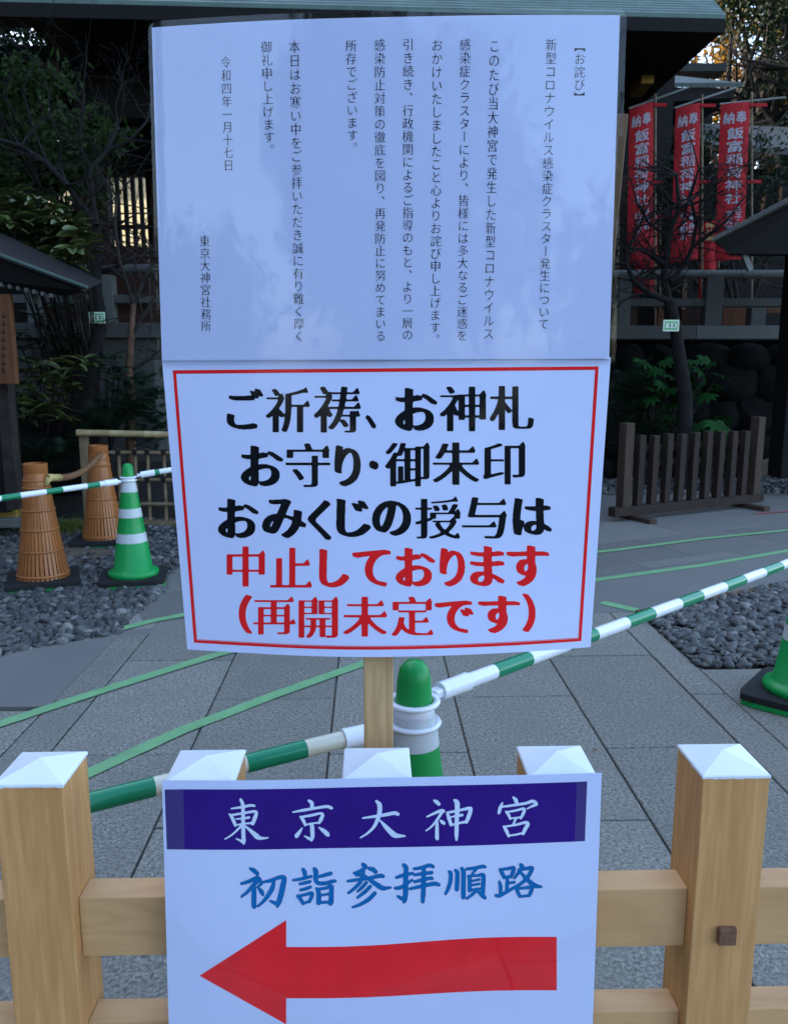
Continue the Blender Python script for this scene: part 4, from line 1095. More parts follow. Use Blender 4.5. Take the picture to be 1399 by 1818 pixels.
# ================================================================== PICKET FENCE
pA, pB = gp(1103, 924), gp(1335, 899); pf = empty('picket_fence', pA.lerp(pB, .5), 'low dark weathered picket fence standing on the paving, right', 'fence')
d = (pB - pA).normalized(); s = Vector((-d.y, d.x, 0)); Lf = (pB - pA).length
def fp(a, b, z): q = pA + d * a + s * b; return Vector((q.x, q.y, z))
def fbox(a0, a1, b0, b1, z0, z1, nm, m_, bev=.004):
    MB().hexa([fp(a0, b0, z0), fp(a1, b0, z0), fp(a1, b1, z0), fp(a0, b1, z0), fp(a0, b0, z1), fp(a1, b0, z1), fp(a1, b1, z1), fp(a0, b1, z1)]).build(nm, M[m_], pf, bevel=bev)
fbox(-.12, Lf + .1, -.045, .045, .045, .125, 'base_beam', 'picket')
for a in (.12, Lf - .12): fbox(a - .04, a + .04, -.26, .26, 0, .044, 'foot', 'picketlt')
for a in (.01, Lf - .01): fbox(a - .047, a + .047, -.046, .046, .126, .86 if a < 1 else .87, 'post', 'picketlt')
n = 9; st = (Lf - .02) / (n + 1)
for i in range(n):
    a = .01 + st * (i + 1); fbox(a - .034, a + .034, -.032, .034, .126, .745 + random.uniform(-.006, .006), 'picket', 'picket')
for z0 in (.46, .6): fbox(.06, Lf - .06, .035, .06, z0, z0 + .055, 'rail', 'picket')

# ================================================================== BAMBOO FENCE
bf_ = empty('bamboo_fence', gp(215, 930), 'low bamboo lattice fence with thick pale top pole, left', 'fence')
Y = 6.75
def bamb(a, b_, r, nm, m_='bamboo', nodes=4):
    a = Vector(a); b_ = Vector(b_); pts_ = []; rs = []
    for i in range(nodes + 1):
        u = i / nodes
        for du, k in ((-.006, 1), (0, 1.1), (.006, 1)):
            if 0 <= u + du <= 1: pts_.append(a.lerp(b_, u + du)); rs.append(r * k)
    MB().tube(pts_, rs, 10).build(nm, M[m_], bf_, smooth=True)
bamb(at(138, 768, Y - .04), at(440, 775, Y - .04), .027, 'top_pole', 'bamboo', 5)
wallbox(144, 775, 158, 930, Y - .02, .06).build('post', M['bambood'], bf_, bevel=.006)
for y in (803, 851, 894): bamb(at(158, y, Y), at(440, y + 2, Y), .016, 'rail', 'bambood', 7)
for x in (163, 211, 240, 262, 291, 320, 350): bamb(at(x, 797, Y + .035), at(x + 5, 926, Y + .035), .015, 'upright', 'bambood', 3)
wallbox(255, 925, 440, 938, Y - .02, .08).build('base_beam', M['bambood'], bf_)
mb = None
for y in (803, 851):
    for x in (211, 240, 262, 291): p = at(x, y, Y - .005); MB().box((p.x - .02, p.y - .02, p.z - .022), (p.x + .02, p.y + .05, p.z + .022)).build('binding', M['barkd'], bf_, bevel=.006)

# golden offering tray
go = empty('gold_lattice_box', gp(5, 925), 'gold lattice edged box on a low stone at the left edge', 'box')
Y = 6.3
wallbox(-40, 895, 30, 921, Y, .3).build('box', M['gold'], go, bevel=.005)
mb = MB()
for i in range(9):
    for sg in (-1, 1): mb.bar(at(-40 + i * 8.5, 895, Y - .004), at(-40 + i * 8.5 + sg * 12, 876, Y - .004 - .002 * sg), .004, .006)
mb.build('lattice_rim', M['gold'], go, kind='stuff')
wallbox(-60, 921, 38, 938, Y - .08, .45).build('plinth', M['stoneled'], go, bevel=.01)

# ================================================================== CONES
def green_cone(label):
    t_ = empty('traffic_cone', (0, 0, 0), label, 'traffic cone', 'green traffic cones')
    z0 = .05
    prof = [(.150, z0), (.155, z0 + .012), (.152, z0 + .026), (.135, z0 + .036), (.118, z0 + .042), (.075, z0 + .34), (.044, z0 + .575), (.0375, z0 + .605), (.034, z0 + .66), (.029, z0 + .684), (.018, z0 + .697), (.0, z0 + .70)]
    MB().lathe(prof, 40).build('cone_body', M['green'], t_, smooth='all')
    def r_at(z):
        for (r0, a), (r1, b_) in zip(prof[4:], prof[5:]):
            if a <= z <= b_: return r0 + (r1 - r0) * (z - a) / (b_ - a)
    for a, b_ in ((.262, .320), (.418, .474), (.575, .642)):
        pr = [(r_at(a) + .0012, a), (r_at((a + b_) / 2) + .0013, (a + b_) / 2), (r_at(b_) + .0012, b_)]
        MB().lathe(pr, 40).build('reflective_band', M['reflect'], t_, smooth='all')
    def plate(z0_, z1_, s_, nm, m_, hole):
        mb = MB(); n_ = 40; o_ = []; 
        for k in range(n_):
            a = 2 * math.pi * k / n_; c, s2 = math.cos(a), math.sin(a); q = s_ / max(abs(c), abs(s2)) if True else s_
            q = min(q, s_ * 1.33); o_.append((c * q, s2 * q))
        i_ = [(hole * math.cos(2 * math.pi * k / n_), hole * math.sin(2 * math.pi * k / n_)) for k in range(n_)]
        v = [(x, y, z0_) for x, y in o_] + [(x, y, z1_) for x, y in o_] + [(x, y, z1_) for x, y in i_] + [(x, y, z0_) for x, y in i_]
        f_ = []
        for k in range(n_):
            j = (k + 1) % n_
            f_ += [(k, j, n_ + j, n_ + k), (n_ + k, n_ + j, 2 * n_ + j, 2 * n_ + k), (2 * n_ + k, 2 * n_ + j, 3 * n_ + j, 3 * n_ + k), (3 * n_ + k, 3 * n_ + j, j, k)]
        mb.add(v, f_).build(nm, M[m_], t_, bevel=.003)
    plate(.0, .022, .196, 'base_mat', 'green', .13); plate(.0225, .05, .2, 'base_mat', 'rubber', .125)
    return t_
gc = green_cone('green cone right behind the sign pole with two white collars')
cC = (.040, 1.525, 0)
gc2 = copy_tree(gc); gc3 = copy_tree(gc)
place(gc, cC, R(20)); 
cL = gp(238, 1019, .05); place(gc2, (cL.x, cL.y + .0, 0), R(12), 'green cone with white bands on the left pebble bed')
mc = gp(1312, 1222, .045); cR = Vector((mc.x + .245, mc.y - .03, 0)); place(gc3, cR, R(50), 'green cone cut off by the right edge of the picture')

def orange_cone(label):
    t_ = empty('slatted_cone', (0, 0, 0), label, 'cone', 'orange slatted cones')
    z0 = .055; H = .70; rb, rt = .155, .062
    def rr_(h): u = h / H; return rb + (rt - rb) * (u ** .82)
    MB().lathe([(rt + .004, z0 + H - .06), (rt + .008, z0 + H - .055), (rt + .01, z0 + H), (rt + .004, z0 + H + .002), (rt - .002, z0 + H - .05)], 32).build('top_ring', M['orange'], t_, smooth=True)
    for h, w_ in ((.02, .02), (.17, .012), (.30, .012), (.42, .012), (.555, .016), (.6, .01)):
        MB().lathe([(rr_(h) + .003, z0 + h - w_ / 2), (rr_(h) + .006, z0 + h), (rr_(h) + .003, z0 + h + w_ / 2), (rr_(h) - .003, z0 + h)], 32, closed=True).build('band', M['orange'], t_, smooth='all')
    n_ = 36; mb = MB()
    hs = [0, .17, .30, .42, .555, H]
    me = None
    vs_ = []
    ws = [.0095, .0085, .0078, .0068, .0062, .0056]
    mb.v = []
    for h, w_ in zip(hs, ws):
        r0 = rr_(h)
        for sx, dr in ((-1, 0), (1, 0), (1, -.004), (-1, -.004)): mb.v.append((r0 + dr, sx * w_, z0 + h))
    for i in range(len(hs) - 1):
        for k in range(4):
            a = i * 4 + k; b_ = i * 4 + (k + 1) % 4; mb.f.append((a, b_, b_ + 4, a + 4))
    first = mb.build('slat', M['orange'], t_)
    for k in range(1, n_):
        c = first.copy(); col.objects.link(c); c.parent = t_; c.rotation_euler = (0, 0, 2 * math.pi * k / n_)
    MB().box((-.21, -.21, .024), (.21, .21, .056)).build('base_mat', M['rubber'], t_, bevel=.004)
    MB().box((-.20, -.20, 0), (.20, .20, .0235)).build('base_mat', M['green'], t_, bevel=.003)
    return t_
oc = orange_cone('nearer orange slatted cone at the left with a rope end tied to it')
oc2 = copy_tree(oc)
o1 = gp(78, 1022, .055); o2 = gp(185, 953, .055)
place(oc, (o1.x, o1.y, 0), R(22)); place(oc2, (o2.x, o2.y, 0), R(8), 'farther orange slatted cone beside the bamboo fence')

# rope between orange cones: three twisted strands and yellow bindings
rp = empty('rope', (o1.x, o1.y, 0), 'twisted brown rope sagging between the two orange cones', 'rope')
a = at(88, 848, o1.y - .02); b_ = at(180, 806, o2.y - .07)
def rpos(u): q = a.lerp(b_, u); q.z -= .06 * math.sin(math.pi * u); return q
for k in range(3):
    P = []
    for i in range(121):
        u = i / 120; q = rpos(u); th = u * 60 + k * 2.094; P.append(q + Vector((math.cos(th) * .004, math.cos(th) * .003, 0)) * 2 + Vector((0, 0, math.sin(th) * .011)))
    MB().tube(P, .0115, 6).build('strand', M['rope'], rp, smooth='all')
MB().tube([rpos(0), rpos(.08), rpos(.16)], [.024, .022, .024], 10).build('binding', M['ropeyellow'], rp, smooth='all')
MB().tube([rpos(0) + Vector((-.02, -.01, -.05)), rpos(0)], [.012, .02], 8).build('binding', M['ropeyellow'], rp, smooth='all')

# ================================================================== CONE BARS
def cone_bar(A, B, label, bands, ringA=None, ringB=None, first='barwhite', creamto=0, slackA=.1, yellow=False):
    """bands: list of (s0,s1) green stretches, metres from A"""
    A = Vector(A); B = Vector(B); d_ = (B - A).normalized(); L = (B - A).length
    t_ = empty('cone_bar', A, label, 'bar', 'green and white cone bars')
    MB().tube([A + d_ * .12, B - d_ * .12], .0165, 24).build('tube', M[first], t_, smooth=True)
    for s0, s1 in bands: MB().tube([A + d_ * s0, A + d_ * s1], .0170, 24).build('green_band', M['bargreen'], t_, smooth=True)
    for P, sg, rg_ in ((A, 1, ringA), (B, -1, ringB)):
        if rg_ is None: continue
        MB().tube([P + d_ * sg * .075, P + d_ * sg * .135, P + d_ * sg * .16], [.0195, .0195, .0205], 24).build('end_sleeve', M['barwhite'], t_, smooth=True)
        MB().lathe([(rg_ - .0, -.0045), (rg_ + .010, -.0045), (rg_ + .0125, 0), (rg_ + .010, .0045), (rg_, .0045), (rg_ - .002, 0)], 40, P, True).build('ring', M['barwhite'], t_, smooth='all')
        MB().lathe([(rg_ - .002, -.03), (rg_ + .001, -.03), (rg_ + .001, .0), (rg_ - .002, 0)], 40, P, True).build('collar', M['barwhite'], t_, smooth='all')
        MB().bar(P + d_ * sg * (rg_ + .012), P + d_ * sg * (rg_ + .05), .026, .018).build('neck', M['barwhite'], t_, bevel=.004)
    return t_, A, d_, L
def along(A, B, px, py):
    """distance from A on line AB closest to the sight line through px,py"""
    r = ray(px, py); d_ = (Vector(B) - Vector(A)).normalized(); w0 = Vector(A) - Vector((0, 0, CH))
    a_, b2, c_, d2, e_ = d_.dot(d_), d_.dot(r), r.dot(r), d_.dot(w0), r.dot(w0)
    return (b2 * e_ - c_ * d2) / (a_ * c_ - b2 * b2)
# right bar
A = Vector((cC[0], cC[1], .664)); B = Vector((cR.x, cR.y, .655))
A2 = Vector((cC[0], cC[1], .620))
def dirp(A, px, py, Y): return at(px, py, Y)
Bd = at(1399, 1010, 2.85); Bdir = (Bd - at(800, 1219, 1.66)).normalized()
Bend = A + (Vector((cR.x, cR.y, .615)) - A)
gb = [((878, 1197), (940, 1175)), ((1008, 1150), (1056, 1130)), ((1111, 1108), (1156, 1090)), ((1205, 1075), (1242, 1060)), ((1284, 1044), (1318, 1031)), ((1353, 1017), (1383, 1005))]
bands = [(along(A, Bend, *p), along(A, Bend, *q)) for p, q in gb]
cone_bar(A, Bend, 'green and white cone bar rising to the right behind the notice', bands, .041, .041)
# left bar of the centre cone
Lend = at(-200, 1540, 1.05); dl = (gp(180, 1420, .62) - A2)
dl.z = 0; dl.normalize(); Lend = A2 + dl * 1.25
bl_ = [((540, 1322), (436, 1352)), ((274, 1397), (150, 1432)), ((-20, 1490), (-160, 1535))]
bands = [(along(A2, Lend, *p), along(A2, Lend, *q)) for p, q in bl_]
cone_bar(A2, Lend, 'cream and green cone bar passing behind the barrier posts, left', bands, .0435, None, 'barcream')
# far left bars
A = Vector((cL.x, cL.y, .645)); q = at(0, 885, 4.35)
q = A + (q - A).normalized() * 1.6
gb = [((177, 863), (155, 866)), ((111, 869), (82, 874)), ((36, 880), (2, 885))]
bands = [(along(A, q, *p), along(A, q, *q2)) for p, q2 in gb]
cone_bar(A, q, 'green and white cone bar passing before the nearer orange cone, far left', bands, .041)
A = Vector((cL.x, cL.y, .665)); q = A + (at(298, 838, cL.y - .02) - A).normalized() * .9; q.y += .45
gb = [((268, 844), (284, 841)), ((312, 837), (330, 833))]
bands = [(along(A, q, *p), along(A, q, *q2)) for p, q2 in gb]
cone_bar(A, q, 'short visible cone bar between the green cone and the notice edge', bands, .041)

# ================================================================== WOODEN BARRIER
ZT = .783
fl, fr_ = gp(112, 1394, ZT), gp(1367, 1378, ZT)
fd = (fr_ - fl).normalized(); fs = Vector((-fd.y, fd.x, 0))
def bp(a, b, z): q = fr_ + fd * a + fs * b; return Vector((q.x, q.y, z))
bar_ = empty('wooden_barrier', bp(-.5, .045, 0), 'new cypress barrier with five white capped posts in the foreground', 'barrier')
W = .091
def fa(px, py): # distance along the front line of a px at cap height
    q = gp(px, py, ZT); return (q - fr_).dot(fd)
starts = [fa(112, 1394) - W, None, None, None, -W]
starts[1] = (gp(435, 1334, ZT) - fr_).dot(fd) - W
starts[2] = (gp(725, 1328, ZT) - fr_).dot(fd) - W
starts[3] = (gp(1029, 1325, ZT) - fr_).dot(fd) - W
print('POST STARTS', starts)
def bbox(a0, a1, b0, b1, z0, z1, nm, m_, par, bev=.002):
    return MB().hexa([bp(a0, b0, z0), bp(a1, b0, z0), bp(a1, b1, z0), bp(a0, b1, z0), bp(a0, b0, z1), bp(a1, b0, z1), bp(a1, b1, z1), bp(a0, b1, z1)]).build(nm, M[m_], par, bevel=bev)
for i, a0 in enumerate(starts + [2 * starts[4] - starts[3], 2 * starts[0] - starts[1]]):
    a1 = a0 + W; zt = ZT - .0
    p = bbox(a0, a1, 0, W, 0, zt - .0016, 'post', 'post', bar_)
    # painted cap: slim pyramid with slightly ragged rim
    mb = MB(); rim = []; n_ = 16
    cor = [(a0, 0), (a1, 0), (a1, W), (a0, W)]
    for k in range(4):
        (x0, y0), (x1, y1) = cor[k], cor[(k + 1) % 4]
        for j in range(n_): u = j / n_; rim.append((x0 + (x1 - x0) * u, y0 + (y1 - y0) * u))
    e = .0009; cx, cy = (a0 + a1) / 2, W / 2
    v = []
    for x, y in rim:
        sx, sy = (x - cx), (y - cy); v.append(bp(cx + sx * (1 + e / .0455), cy + sy * (1 + e / .0455), zt - .0022 - abs(random.gauss(0, .0007))))
    for x, y in rim: v.append(bp(cx + (x - cx) * (1 + e / .0455), cy + (y - cy) * (1 + e / .0455), zt + .0006))
    for x, y in rim: v.append(bp(cx + (x - cx) * .985, cy + (y - cy) * .985, zt + .0022))
    m_ = len(rim); f_ = []
    for k in range(m_):
        j = (k + 1) % m_; f_ += [(k, j, m_ + j, m_ + k), (m_ + k, m_ + j, 2 * m_ + j, 2 * m_ + k)]
    top = len(v); v.append(bp(cx, cy, zt + .0165))
    f_ += [(2 * m_ + k, 2 * m_ + (k + 1) % m_, top) for k in range(m_)]
    mb.add(v, f_).build('cap', M['white'], p)
    if i in (4, 5, 6):
        zc = .548; xc = a0 + .047
        bbox(xc - .0122, xc + .0122, -.009, .0, zc - .0125, zc + .0125, 'peg', 'peg', p, .0012)
pos = sorted(starts + [2 * starts[4] - starts[3], 2 * starts[0] - starts[1]])
for z0, z1 in ((.512, .603), (.318, .407), (.12, .21)):
    for a0, a1 in zip(pos[:-1], pos[1:]):
        bbox(a0 + W + .0003, a1 - .0003, .022, .066, z0, z1, 'rail', 'rail', bar_, .0015)
    bbox(pos[0] - .25, pos[0] - .0003, .022, .066, z0, z1, 'rail', 'rail', bar_, .0015)
    bbox(pos[-1] + W + .0003, pos[-1] + W + .35, .022, .066, z0, z1, 'rail', 'rail', bar_, .0015)

for i, (px, py, lab) in enumerate(((1052, 1333, 'small curled brown leaf on the paving right of the notices'), (1098, 1180, 'tiny dry leaf on the paving near the right bar'), (330, 1420, 'tiny dry leaf on the paving behind the left barrier post'))):
    p = gp(px, py, .006); me = leafmesh('fallen_leaf', .018, .009, M['rope'], -.35)
    o = bpy.data.objects.new('fallen_leaf', me); col.objects.link(o); o.location = p; o.rotation_euler = (.2, .1, i * 2.1 + .4); tag(o, lab, 'leaf', 'fallen leaves on the paving')
# ================================================================== SIGN POLE AND NOTICES
NY = 1.128
po = empty('sign_pole', (at(672, 1300, NY).x, NY + .02, 0), 'pale square wooden pole holding the two notices behind the barrier', 'pole')
pa, pb = at(646, 1250, NY + .006), at(698, 1250, NY + .006)
MB().box((pa.x, NY + .004, 0), (pb.x, NY + .034, 1.72)).build('shaft', M['pole'], po, bevel=.0015)
# backing batten seen through the clear right margin of the upper notice
qa, qb = at(1096, 300, NY), at(1108, 300, NY)
Z0, Z1 = at(1090, 640, NY).z, at(1100, 200, NY).z
MB().hexa([(qa.x - .03, NY + .004, Z0), (qb.x - .0135, NY + .004, Z0), (qb.x - .0135, NY + .02, Z0), (qa.x - .03, NY + .02, Z0), (qa.x - .006, NY + .004, Z1), (qb.x + .003, NY + .004, Z1), (qb.x + .003, NY + .02, Z1), (qa.x - .006, NY + .02, Z1)]).build('batten', M['dbatten'], po, bevel=.001)
MB().box((-.25, NY + .012, Z1 - .12), (qb.x - .02, NY + .03, Z1 - .08)).build('crosspiece', M['pole'], po)

# upper notice
TL, TR, BR, BL = at(270, 49, NY), at(1100, 27, NY), at(1081, 637, NY), at(288, 640, NY)
up = Sheet(TL, TR, BR, BL, .014, .014, .9)
w_ = (TR - TL).length; h_ = (BL - TL).length; print('upper', w_, h_)
nu = empty('upper_notice', (0, NY, BL.z), 'white laminated upper notice covered in thin vertical Japanese writing', 'notice')
up.slab(0, 1, 0, 1, 0, .0004).build('paper', M['paper'], nu, smooth=True)
K = 2.841
def zc7(x, y): return 260 + x / K, 20 + y / K
def zc8(x, y): return 680 + x / K, 20 + y / K
cols = [('【お詫び】', zc8, 992, 142, 988, 467, 20.5), ('新型コロナウイルス感染症クラスター発生について', zc8, 848, 135, 808, 1607, 21),
        ('このたび当大神宮で発生した新型コロナウイルス', zc8, 562, 138, 530, 1658, 20.5), ('感染症クラスターにより、皆様には多大なるご迷惑を', zc8, 414, 134, 398, 1665, 21),
        ('おかけいたしましたこと心よりお詫び申し上げます。', zc8, 272, 137, 262, 1685, 21), ('引き続き、行政機関によるご指導のもと、より一層の', zc8, 127, 134, 123, 1662, 21),
        ('感染防止対策の徹底を図り、再発防止に努めてまいる', zc7, 1177, 136, 1181, 1667, 21), ('所存でございます。', zc7, 1032, 140, 1041, 720, 21),
        ('本日はお寒い中をご参拝いただき誠に有り難く厚く', zc7, 747, 143, 772, 1670, 21), ('御礼申し上げます。', zc7, 605, 146, 622, 730, 21),
        ('令和四年一月十七日', zc7, 401, 224, 416, 808, 19), ('東京大神宮社務所', zc7, 295, 1127, 303, 1617, 19)]
for tx, fn, x0, y0, x1, y1, em in cols:
    a = fn(x0, y0); b_ = fn(x1, y1)
    up.column(tx, *a, *b_, em, 'vthin', .0003).build('lettering', M['inkthin'], nu)
up.slab(-.0078, 1.0145, -.0165, 1.0155, .0009, .0003, .012).build('laminate', M['film'], nu, smooth=True)

# lower notice
TL, TR, BR, BL = at(288, 638, NY + .003), at(1084, 634, NY + .003), at(1048, 1149, NY + .003), at(333, 1153, NY + .003)
lo = Sheet(TL, TR, BR, BL, .012, .036, 1.0)
nl = empty('lower_notice', (0, NY, BL.z), 'laminated lower notice with red border and bold black and red writing', 'notice')
lo.slab(0, 1, 0, 1, 0, .0004).build('paper', M['paper'], nl, smooth=True)
Kz = 1.7272
def z1(x, y): return 290 + x / Kz, 640 + y / Kz
L1 = [('ご', 195, 86, 307, 212), ('祈', 315, 82, 450, 220), ('祷', 462, 80, 606, 221), ('、', 620, 167, 653, 209), ('お', 710, 84, 840, 216), ('神', 848, 80, 990, 217), ('札', 1000, 78, 1136, 213)]
L2 = [('お', 238, 261, 368, 386), ('守', 375, 254, 512, 388), ('り', 525, 260, 606, 386), ('・', 631, 307, 660, 335), ('御', 680, 251, 817, 386), ('朱', 826, 251, 968, 381), ('印', 980, 249, 1110, 380)]
L3 = [('お', 168, 424, 293, 545), ('み', 303, 424, 439, 545), ('く', 443, 428, 516, 551), ('じ', 530, 424, 637, 541), ('の', 640, 429, 760, 538), ('授', 772, 417, 911, 546), ('与', 915, 419, 1053, 546), ('は', 1070, 421, 1191, 536)]
L4 = [('中', 195, 570, 313, 693), ('止', 328, 574, 456, 696), ('し', 478, 578, 571, 696), ('て', 580, 580, 697, 693), ('お', 712, 574, 833, 693), ('り', 847, 575, 925, 693), ('ま', 940, 569, 1046, 692), ('す', 1052, 567, 1182, 692)]
L5 = [('（', 232, 718, 273, 838), ('再', 276, 724, 406, 840), ('開', 415, 724, 537, 850), ('未', 552, 724, 686, 846), ('定', 700, 724, 828, 844), ('で', 832, 736, 951, 836), ('す', 965, 721, 1093, 836), ('）', 1100, 714, 1141, 833)]
for ln, m_ in ((L1, 'ink'), (L2, 'ink'), (L3, 'ink'), (L4, 'red'), (L5, 'red')):
    ch = [(c, *z1(a, b), *z1(a2, b2)) for c, a, b, a2, b2 in ln]
    lo.line(ch, 'mincho', .0003).build('lettering', M[m_], nl)
def border(sheet, cor, w1, mat, par, d):
    q = [sheet.uv(*p) for p in cor]; W_ = (sheet.c[1] - sheet.c[0]).length; H_ = (sheet.c[3] - sheet.c[0]).length
    cx = sum(p[0] for p in q) / 4; cy = sum(p[1] for p in q) / 4
    inn = [(p[0] - math.copysign(w1 / W_, p[0] - cx), p[1] - math.copysign(w1 / H_, p[1] - cy)) for p in q]
    mb = MB()
    for i in range(4):
        j = (i + 1) % 4; a = sheet.patch([q[i], q[j], inn[j], inn[i]], d, 30, 1); mb.add(a.v, a.f)
    mb.build('border', M[mat], par)
border(lo, [z1(30, 30), z1(1334, 18), z1(1281, 860), z1(95, 865)], .0042, 'red', nl, .0003)
border(lo, [z1(38.5, 39), z1(1325, 27), z1(1273, 851), z1(103, 856)], .0008, 'red', nl, .0003)
lo.slab(-.0075, 1.0125, -.012, 1.02, .0009, .0003, .01).build('laminate', M['film2'], nl, smooth=True)

# route sign hung on the barrier
def ft(px, py):   # point on the plane just before the posts
    r = ray(px, py); n_ = fs; o_ = Vector((0, 0, CH)); q0 = bp(0, -.013, 0)
    t_ = (q0 - o_).dot(n_) / r.dot(n_); return o_ + r * t_
TL, TR = ft(288, 1385), ft(1068, 1372)
BLv, BRv = ft(300, 1818), ft(1052, 1818)
BL, BR = TL + (BLv - TL) * 1.12, TR + (BRv - TR) * 1.12
rs_ = Sheet(TL, TR, BR, BL, .005, .012, .8)
rt_ = empty('route_sign', (0, TL.y, BL.z), 'laminated route sign with purple banner, blue writing and red arrow', 'sign')
rs_.slab(0, 1, 0, 1, 0, .0004).build('paper', M['paper'], rt_, smooth=True)
def quad(px, d, mat, nm, nu_=30, nv_=6): rs_.patch([rs_.uv(*p) for p in px], d, nu_, nv_).build(nm, M[mat], rt_)
quad([(326, 1401), (1024, 1388), (1020, 1494), (328, 1508)], .0003, 'purple', 'banner')
quad([(293, 1401.5), (325.9, 1401), (327.9, 1508), (297, 1507.5)], .0003, 'purplepale', 'banner', 4)
quad([(1024.1, 1388), (1042, 1387), (1038, 1493), (1020.1, 1494)], .0003, 'purplepale', 'banner', 4)
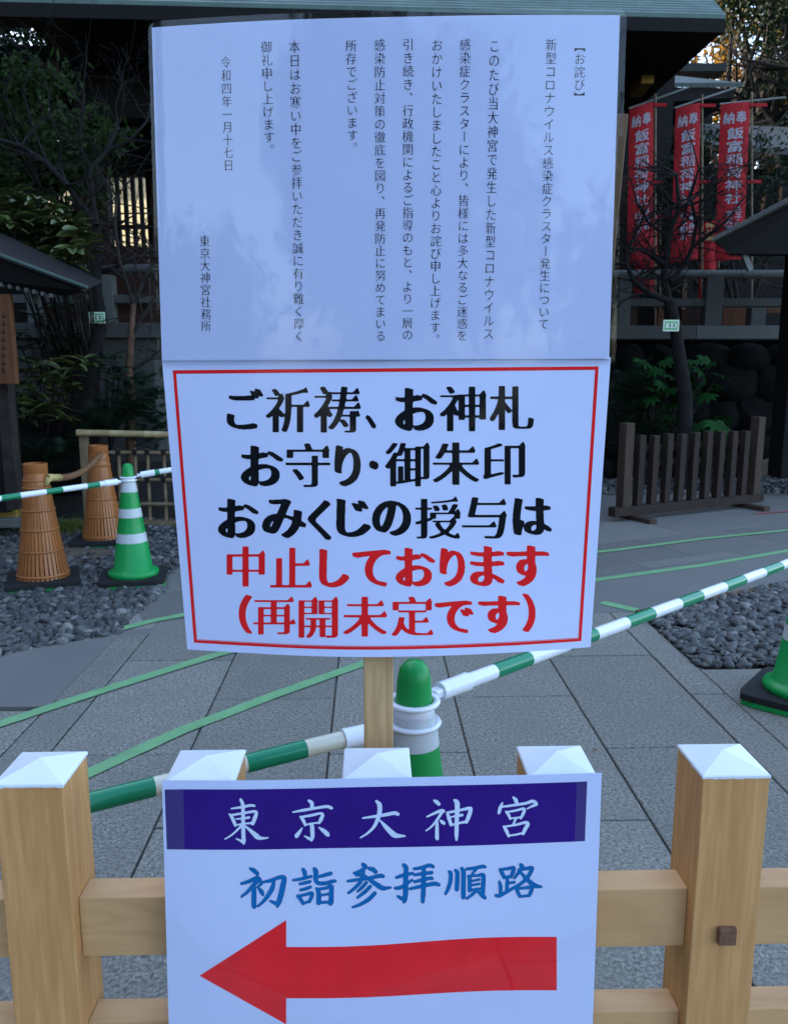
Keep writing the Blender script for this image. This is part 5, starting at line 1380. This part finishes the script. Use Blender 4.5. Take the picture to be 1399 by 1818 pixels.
BR = {
    'A': ['222,55,16,243,110,18,246,250,19,248,400,21,252,480,20,252,515,6|178,458,8,215,475,12,245,495,14|125,145,8,240,128,14,320,112,14,362,116,12|103,200,8,130,235,17,155,290,18,165,322,12|125,212,12,240,193,13,350,175,14,382,188,17,368,240,21,345,300,18|175,252,8,250,245,11,305,236,14|165,315,9,250,302,9,340,292,12|225,325,12,160,390,10,110,430,9,58,460,7|262,320,8,320,370,17,385,430,27,410,448,20,460,452,12,505,447,6',
          '925,65,14,955,90,20,955,145,18|760,182,8,870,162,15,1000,140,14,1110,125,16,1158,140,16|835,228,9,865,265,18,888,315,14|850,232,12,950,215,14,1045,195,12,1065,215,18,1048,260,20,1030,292,14|885,315,9,950,300,9,1035,290,10|930,305,9,955,320,20,960,380,22,962,440,20,952,480,8|880,430,7,915,450,14,945,465,16|855,345,6,830,385,17,800,425,22,795,440,12|1028,340,6,1070,370,20,1110,405,24,1125,422,14'],
    'B': ['97,187,6,150,180,9,250,165,12,320,152,13,345,160,12|193,68,9,215,95,17,215,150,16,200,200,14,175,250,11,130,295,8,80,327,5|220,205,6,260,250,15,310,300,20,335,312,17,395,315,6',
          '600,62,6,618,72,14,635,88,12|552,177,6,600,155,9,650,135,12,668,138,12|655,150,10,615,210,9,580,250,7,545,277,5|622,215,10,622,270,13,622,325,14,625,335,10|645,203,5,660,215,13,672,225,10|695,150,9,708,190,14,722,235,11|700,148,9,780,132,9,850,118,12,860,130,14,845,180,15,830,215,12|725,178,6,800,165,10|722,236,7,780,222,8,830,212,10|745,60,8,765,85,18,762,200,15,760,300,14,760,342,8',
          '1162,40,7,1180,60,14,1188,90,12|1085,80,6,1070,115,13,1062,145,11,1060,155,6|1075,108,7,1150,98,9,1250,82,10,1300,68,12,1325,88,12,1290,105,8,1262,120,5|1112,142,8,1130,165,11,1140,192,8|1115,145,7,1180,133,8,1235,120,9,1240,135,11,1228,165,11,1215,188,9|1140,190,6,1220,180,7|1180,192,9,1165,225,7,1155,240,6|1095,247,8,1112,275,13,1130,315,10|1100,248,7,1180,235,8,1250,218,11,1265,232,13,1248,262,14,1232,298,11|1130,312,7,1180,305,7,1230,293,8'],
    'C': ['122,82,8,155,100,17,185,125,14|45,215,9,110,195,13,180,165,15,205,178,15|190,185,17,140,240,14,90,295,10,45,330,7|155,255,17,155,330,18,155,410,18,160,422,12|225,205,12,205,230,8,185,245,5|195,255,7,220,285,17,233,312,10|240,200,8,310,185,13,385,158,13,422,168,18,410,240,21,395,310,21,375,380,19,362,418,8|300,370,7,335,385,13,365,400,14|330,205,12,315,260,17,280,320,15,235,375,11,190,415,7',
          '590,90,12,603,115,17,608,160,12|502,185,8,580,172,11,660,152,10|690,85,13,703,110,19,702,180,16,725,210,15,790,212,13,850,195,13,875,192,9|725,155,9,780,140,13,835,125,13|562,218,9,610,208,12,650,198,11|568,272,9,615,260,12,655,245,10|540,325,9,565,350,14,590,392,12|550,325,9,610,312,10,665,300,13,665,330,14,645,375,11|590,390,8,650,372,9|710,260,10,728,300,17,728,385,18|722,265,10,790,255,10,840,240,14,840,290,18,838,380,18,828,398,10|740,320,7,810,308,8|740,384,9,820,378,10',
          '1120,45,13,1140,65,16,1110,95,12,1060,120,12,1042,122,8|1060,135,11,1110,140,12,1135,150,9|1175,80,12,1210,90,17,1232,110,15|985,193,8,1060,182,11,1180,165,12,1270,145,15,1298,150,13|1125,100,10,1120,150,12,1090,210,13,1040,260,11,992,298,8|1145,150,8,1200,195,15,1260,235,19,1300,255,17,1365,250,6|1150,205,11,1120,240,12,1075,282,8|1185,240,11,1140,285,13,1072,338,8|1225,300,14,1170,355,15,1095,400,11,1030,425,7'],
    'D': ['68,185,9,130,165,13,210,148,10|132,75,12,152,100,17,150,200,18,148,330,19,140,385,17,132,405,8|80,352,8,110,370,14|58,280,10,100,275,13,150,245,11,205,208,8|225,108,9,290,98,12,360,78,13,392,90,11|228,162,9,300,150,12,380,142,12|228,222,9,300,205,12,370,190,12,383,195,10|188,285,9,290,262,13,400,240,15,442,250,12|310,100,13,308,200,17,305,330,17,300,398,13',
          '535,135,10,548,150,14,545,220,14,525,285,13,502,332,8|590,122,10,606,145,16,605,230,16,602,290,15|645,105,11,661,140,17,660,250,17,660,360,16|690,110,9,760,102,11,830,88,13,852,92,10|770,115,9,745,145,8,735,165,7|705,175,9,716,200,14,716,300,14|715,172,9,780,168,9,833,162,13,838,200,16,832,318,16|740,215,7,800,203,8|740,252,7,800,242,8|720,296,8,820,284,7|780,290,11,740,335,11,692,372,8|790,310,9,830,345,17,850,366,12',
          '985,115,9,1005,150,14,1022,185,12|995,115,9,1050,108,10,1105,100,13,1098,140,14,1082,178,12|1020,185,8,1085,174,9|1050,190,10,1048,250,12,1045,310,11|1060,235,8,1110,228,9|980,225,9,990,270,13,988,340,11|948,345,10,980,348,13,1040,315,12,1100,280,10|1170,75,13,1180,95,17,1150,140,12,1112,190,8|1150,120,8,1210,108,11,1265,100,13,1266,118,13,1230,180,14,1170,240,12,1088,285,8|1175,150,9,1220,200,15,1280,250,19,1310,262,15,1350,268,7|1125,285,9,1145,320,13,1160,355,10|1135,285,8,1200,278,10,1265,275,13,1255,320,14,1245,345,11|1160,355,8,1240,347,9'],
}
FN = {'A': lambda x, y: (390 + x / 5.829, 1410 + y / 5.829), 'B': lambda x, y: (620 + x / 3.997, 1405 + y / 3.997),
      'C': lambda x, y: (420 + x / 4.996, 1525 + y / 4.996), 'D': lambda x, y: (690 + x / 4.996, 1520 + y / 4.996)}
SCB = {'A': 4.6, 'B': 3.2, 'C': 4.2, 'D': 4.2}
for ks, m_, mo, lab in (('AB', 'whiteink', 'purpledark', 'thin dark outline of the white writing'), ('CD', 'blue', 'bluedark', 'thin dark drop edge of the blue writing')):
    m1, m2 = MB(), MB()
    for k in ks:
        for g in BR[k]:
            w_ = SCB[k]
            rs_.brush(m1, g, FN[k], w_, .0006, 0 if ks == 'AB' else 2.2)
            rs_.brush(m2, g, FN[k], w_, .0003, 2.2 if k == 'A' else 4.6 if ks == 'CD' else 1.5, (1.5, 2.0))
    m1.build('lettering', M[m_], rt_); m2.build('lettering', M[mo], rt_, label=lab)
# arrow: columns of quads
mb = MB(); xs_ = [355 + (508.5 - 355) * i / 16 for i in range(17)]
def arrow_col(xs, top, bot):
    v = []
    for x in xs:
        for k in range(7):
            y = top(x) + (bot(x) - top(x)) * k / 6; u, w2 = rs_.uv(x, y); v.append(rs_.S(u, w2, .0003))
    mb.add(v, [(i * 7 + k, i * 7 + k + 1, (i + 1) * 7 + k + 1, (i + 1) * 7 + k) for i in range(len(xs) - 1) for k in range(6)])
arrow_col(xs_, lambda x: 1732 - (x - 355) / 152.5 * 98, lambda x: 1732.2 + (x - 355) / 155 * 87)
wv = lambda x: 3.2 * math.sin((x - 508) / 480 * 2 * math.pi)
arrow_col([508.5 + (988 - 508.5) * i / 40 for i in range(41)], lambda x: 1681 - 18 * (x - 508) / 480 + wv(x), lambda x: 1772 - 14 * (x - 508) / 480 + wv(x) * .8)
mb.build('arrow', M['arrow'], rt_)
rs_.slab(-.009, 1.004, -.006, 1.0, .0009, .0003, .008).build('laminate', M['film3'], rt_, smooth=True)
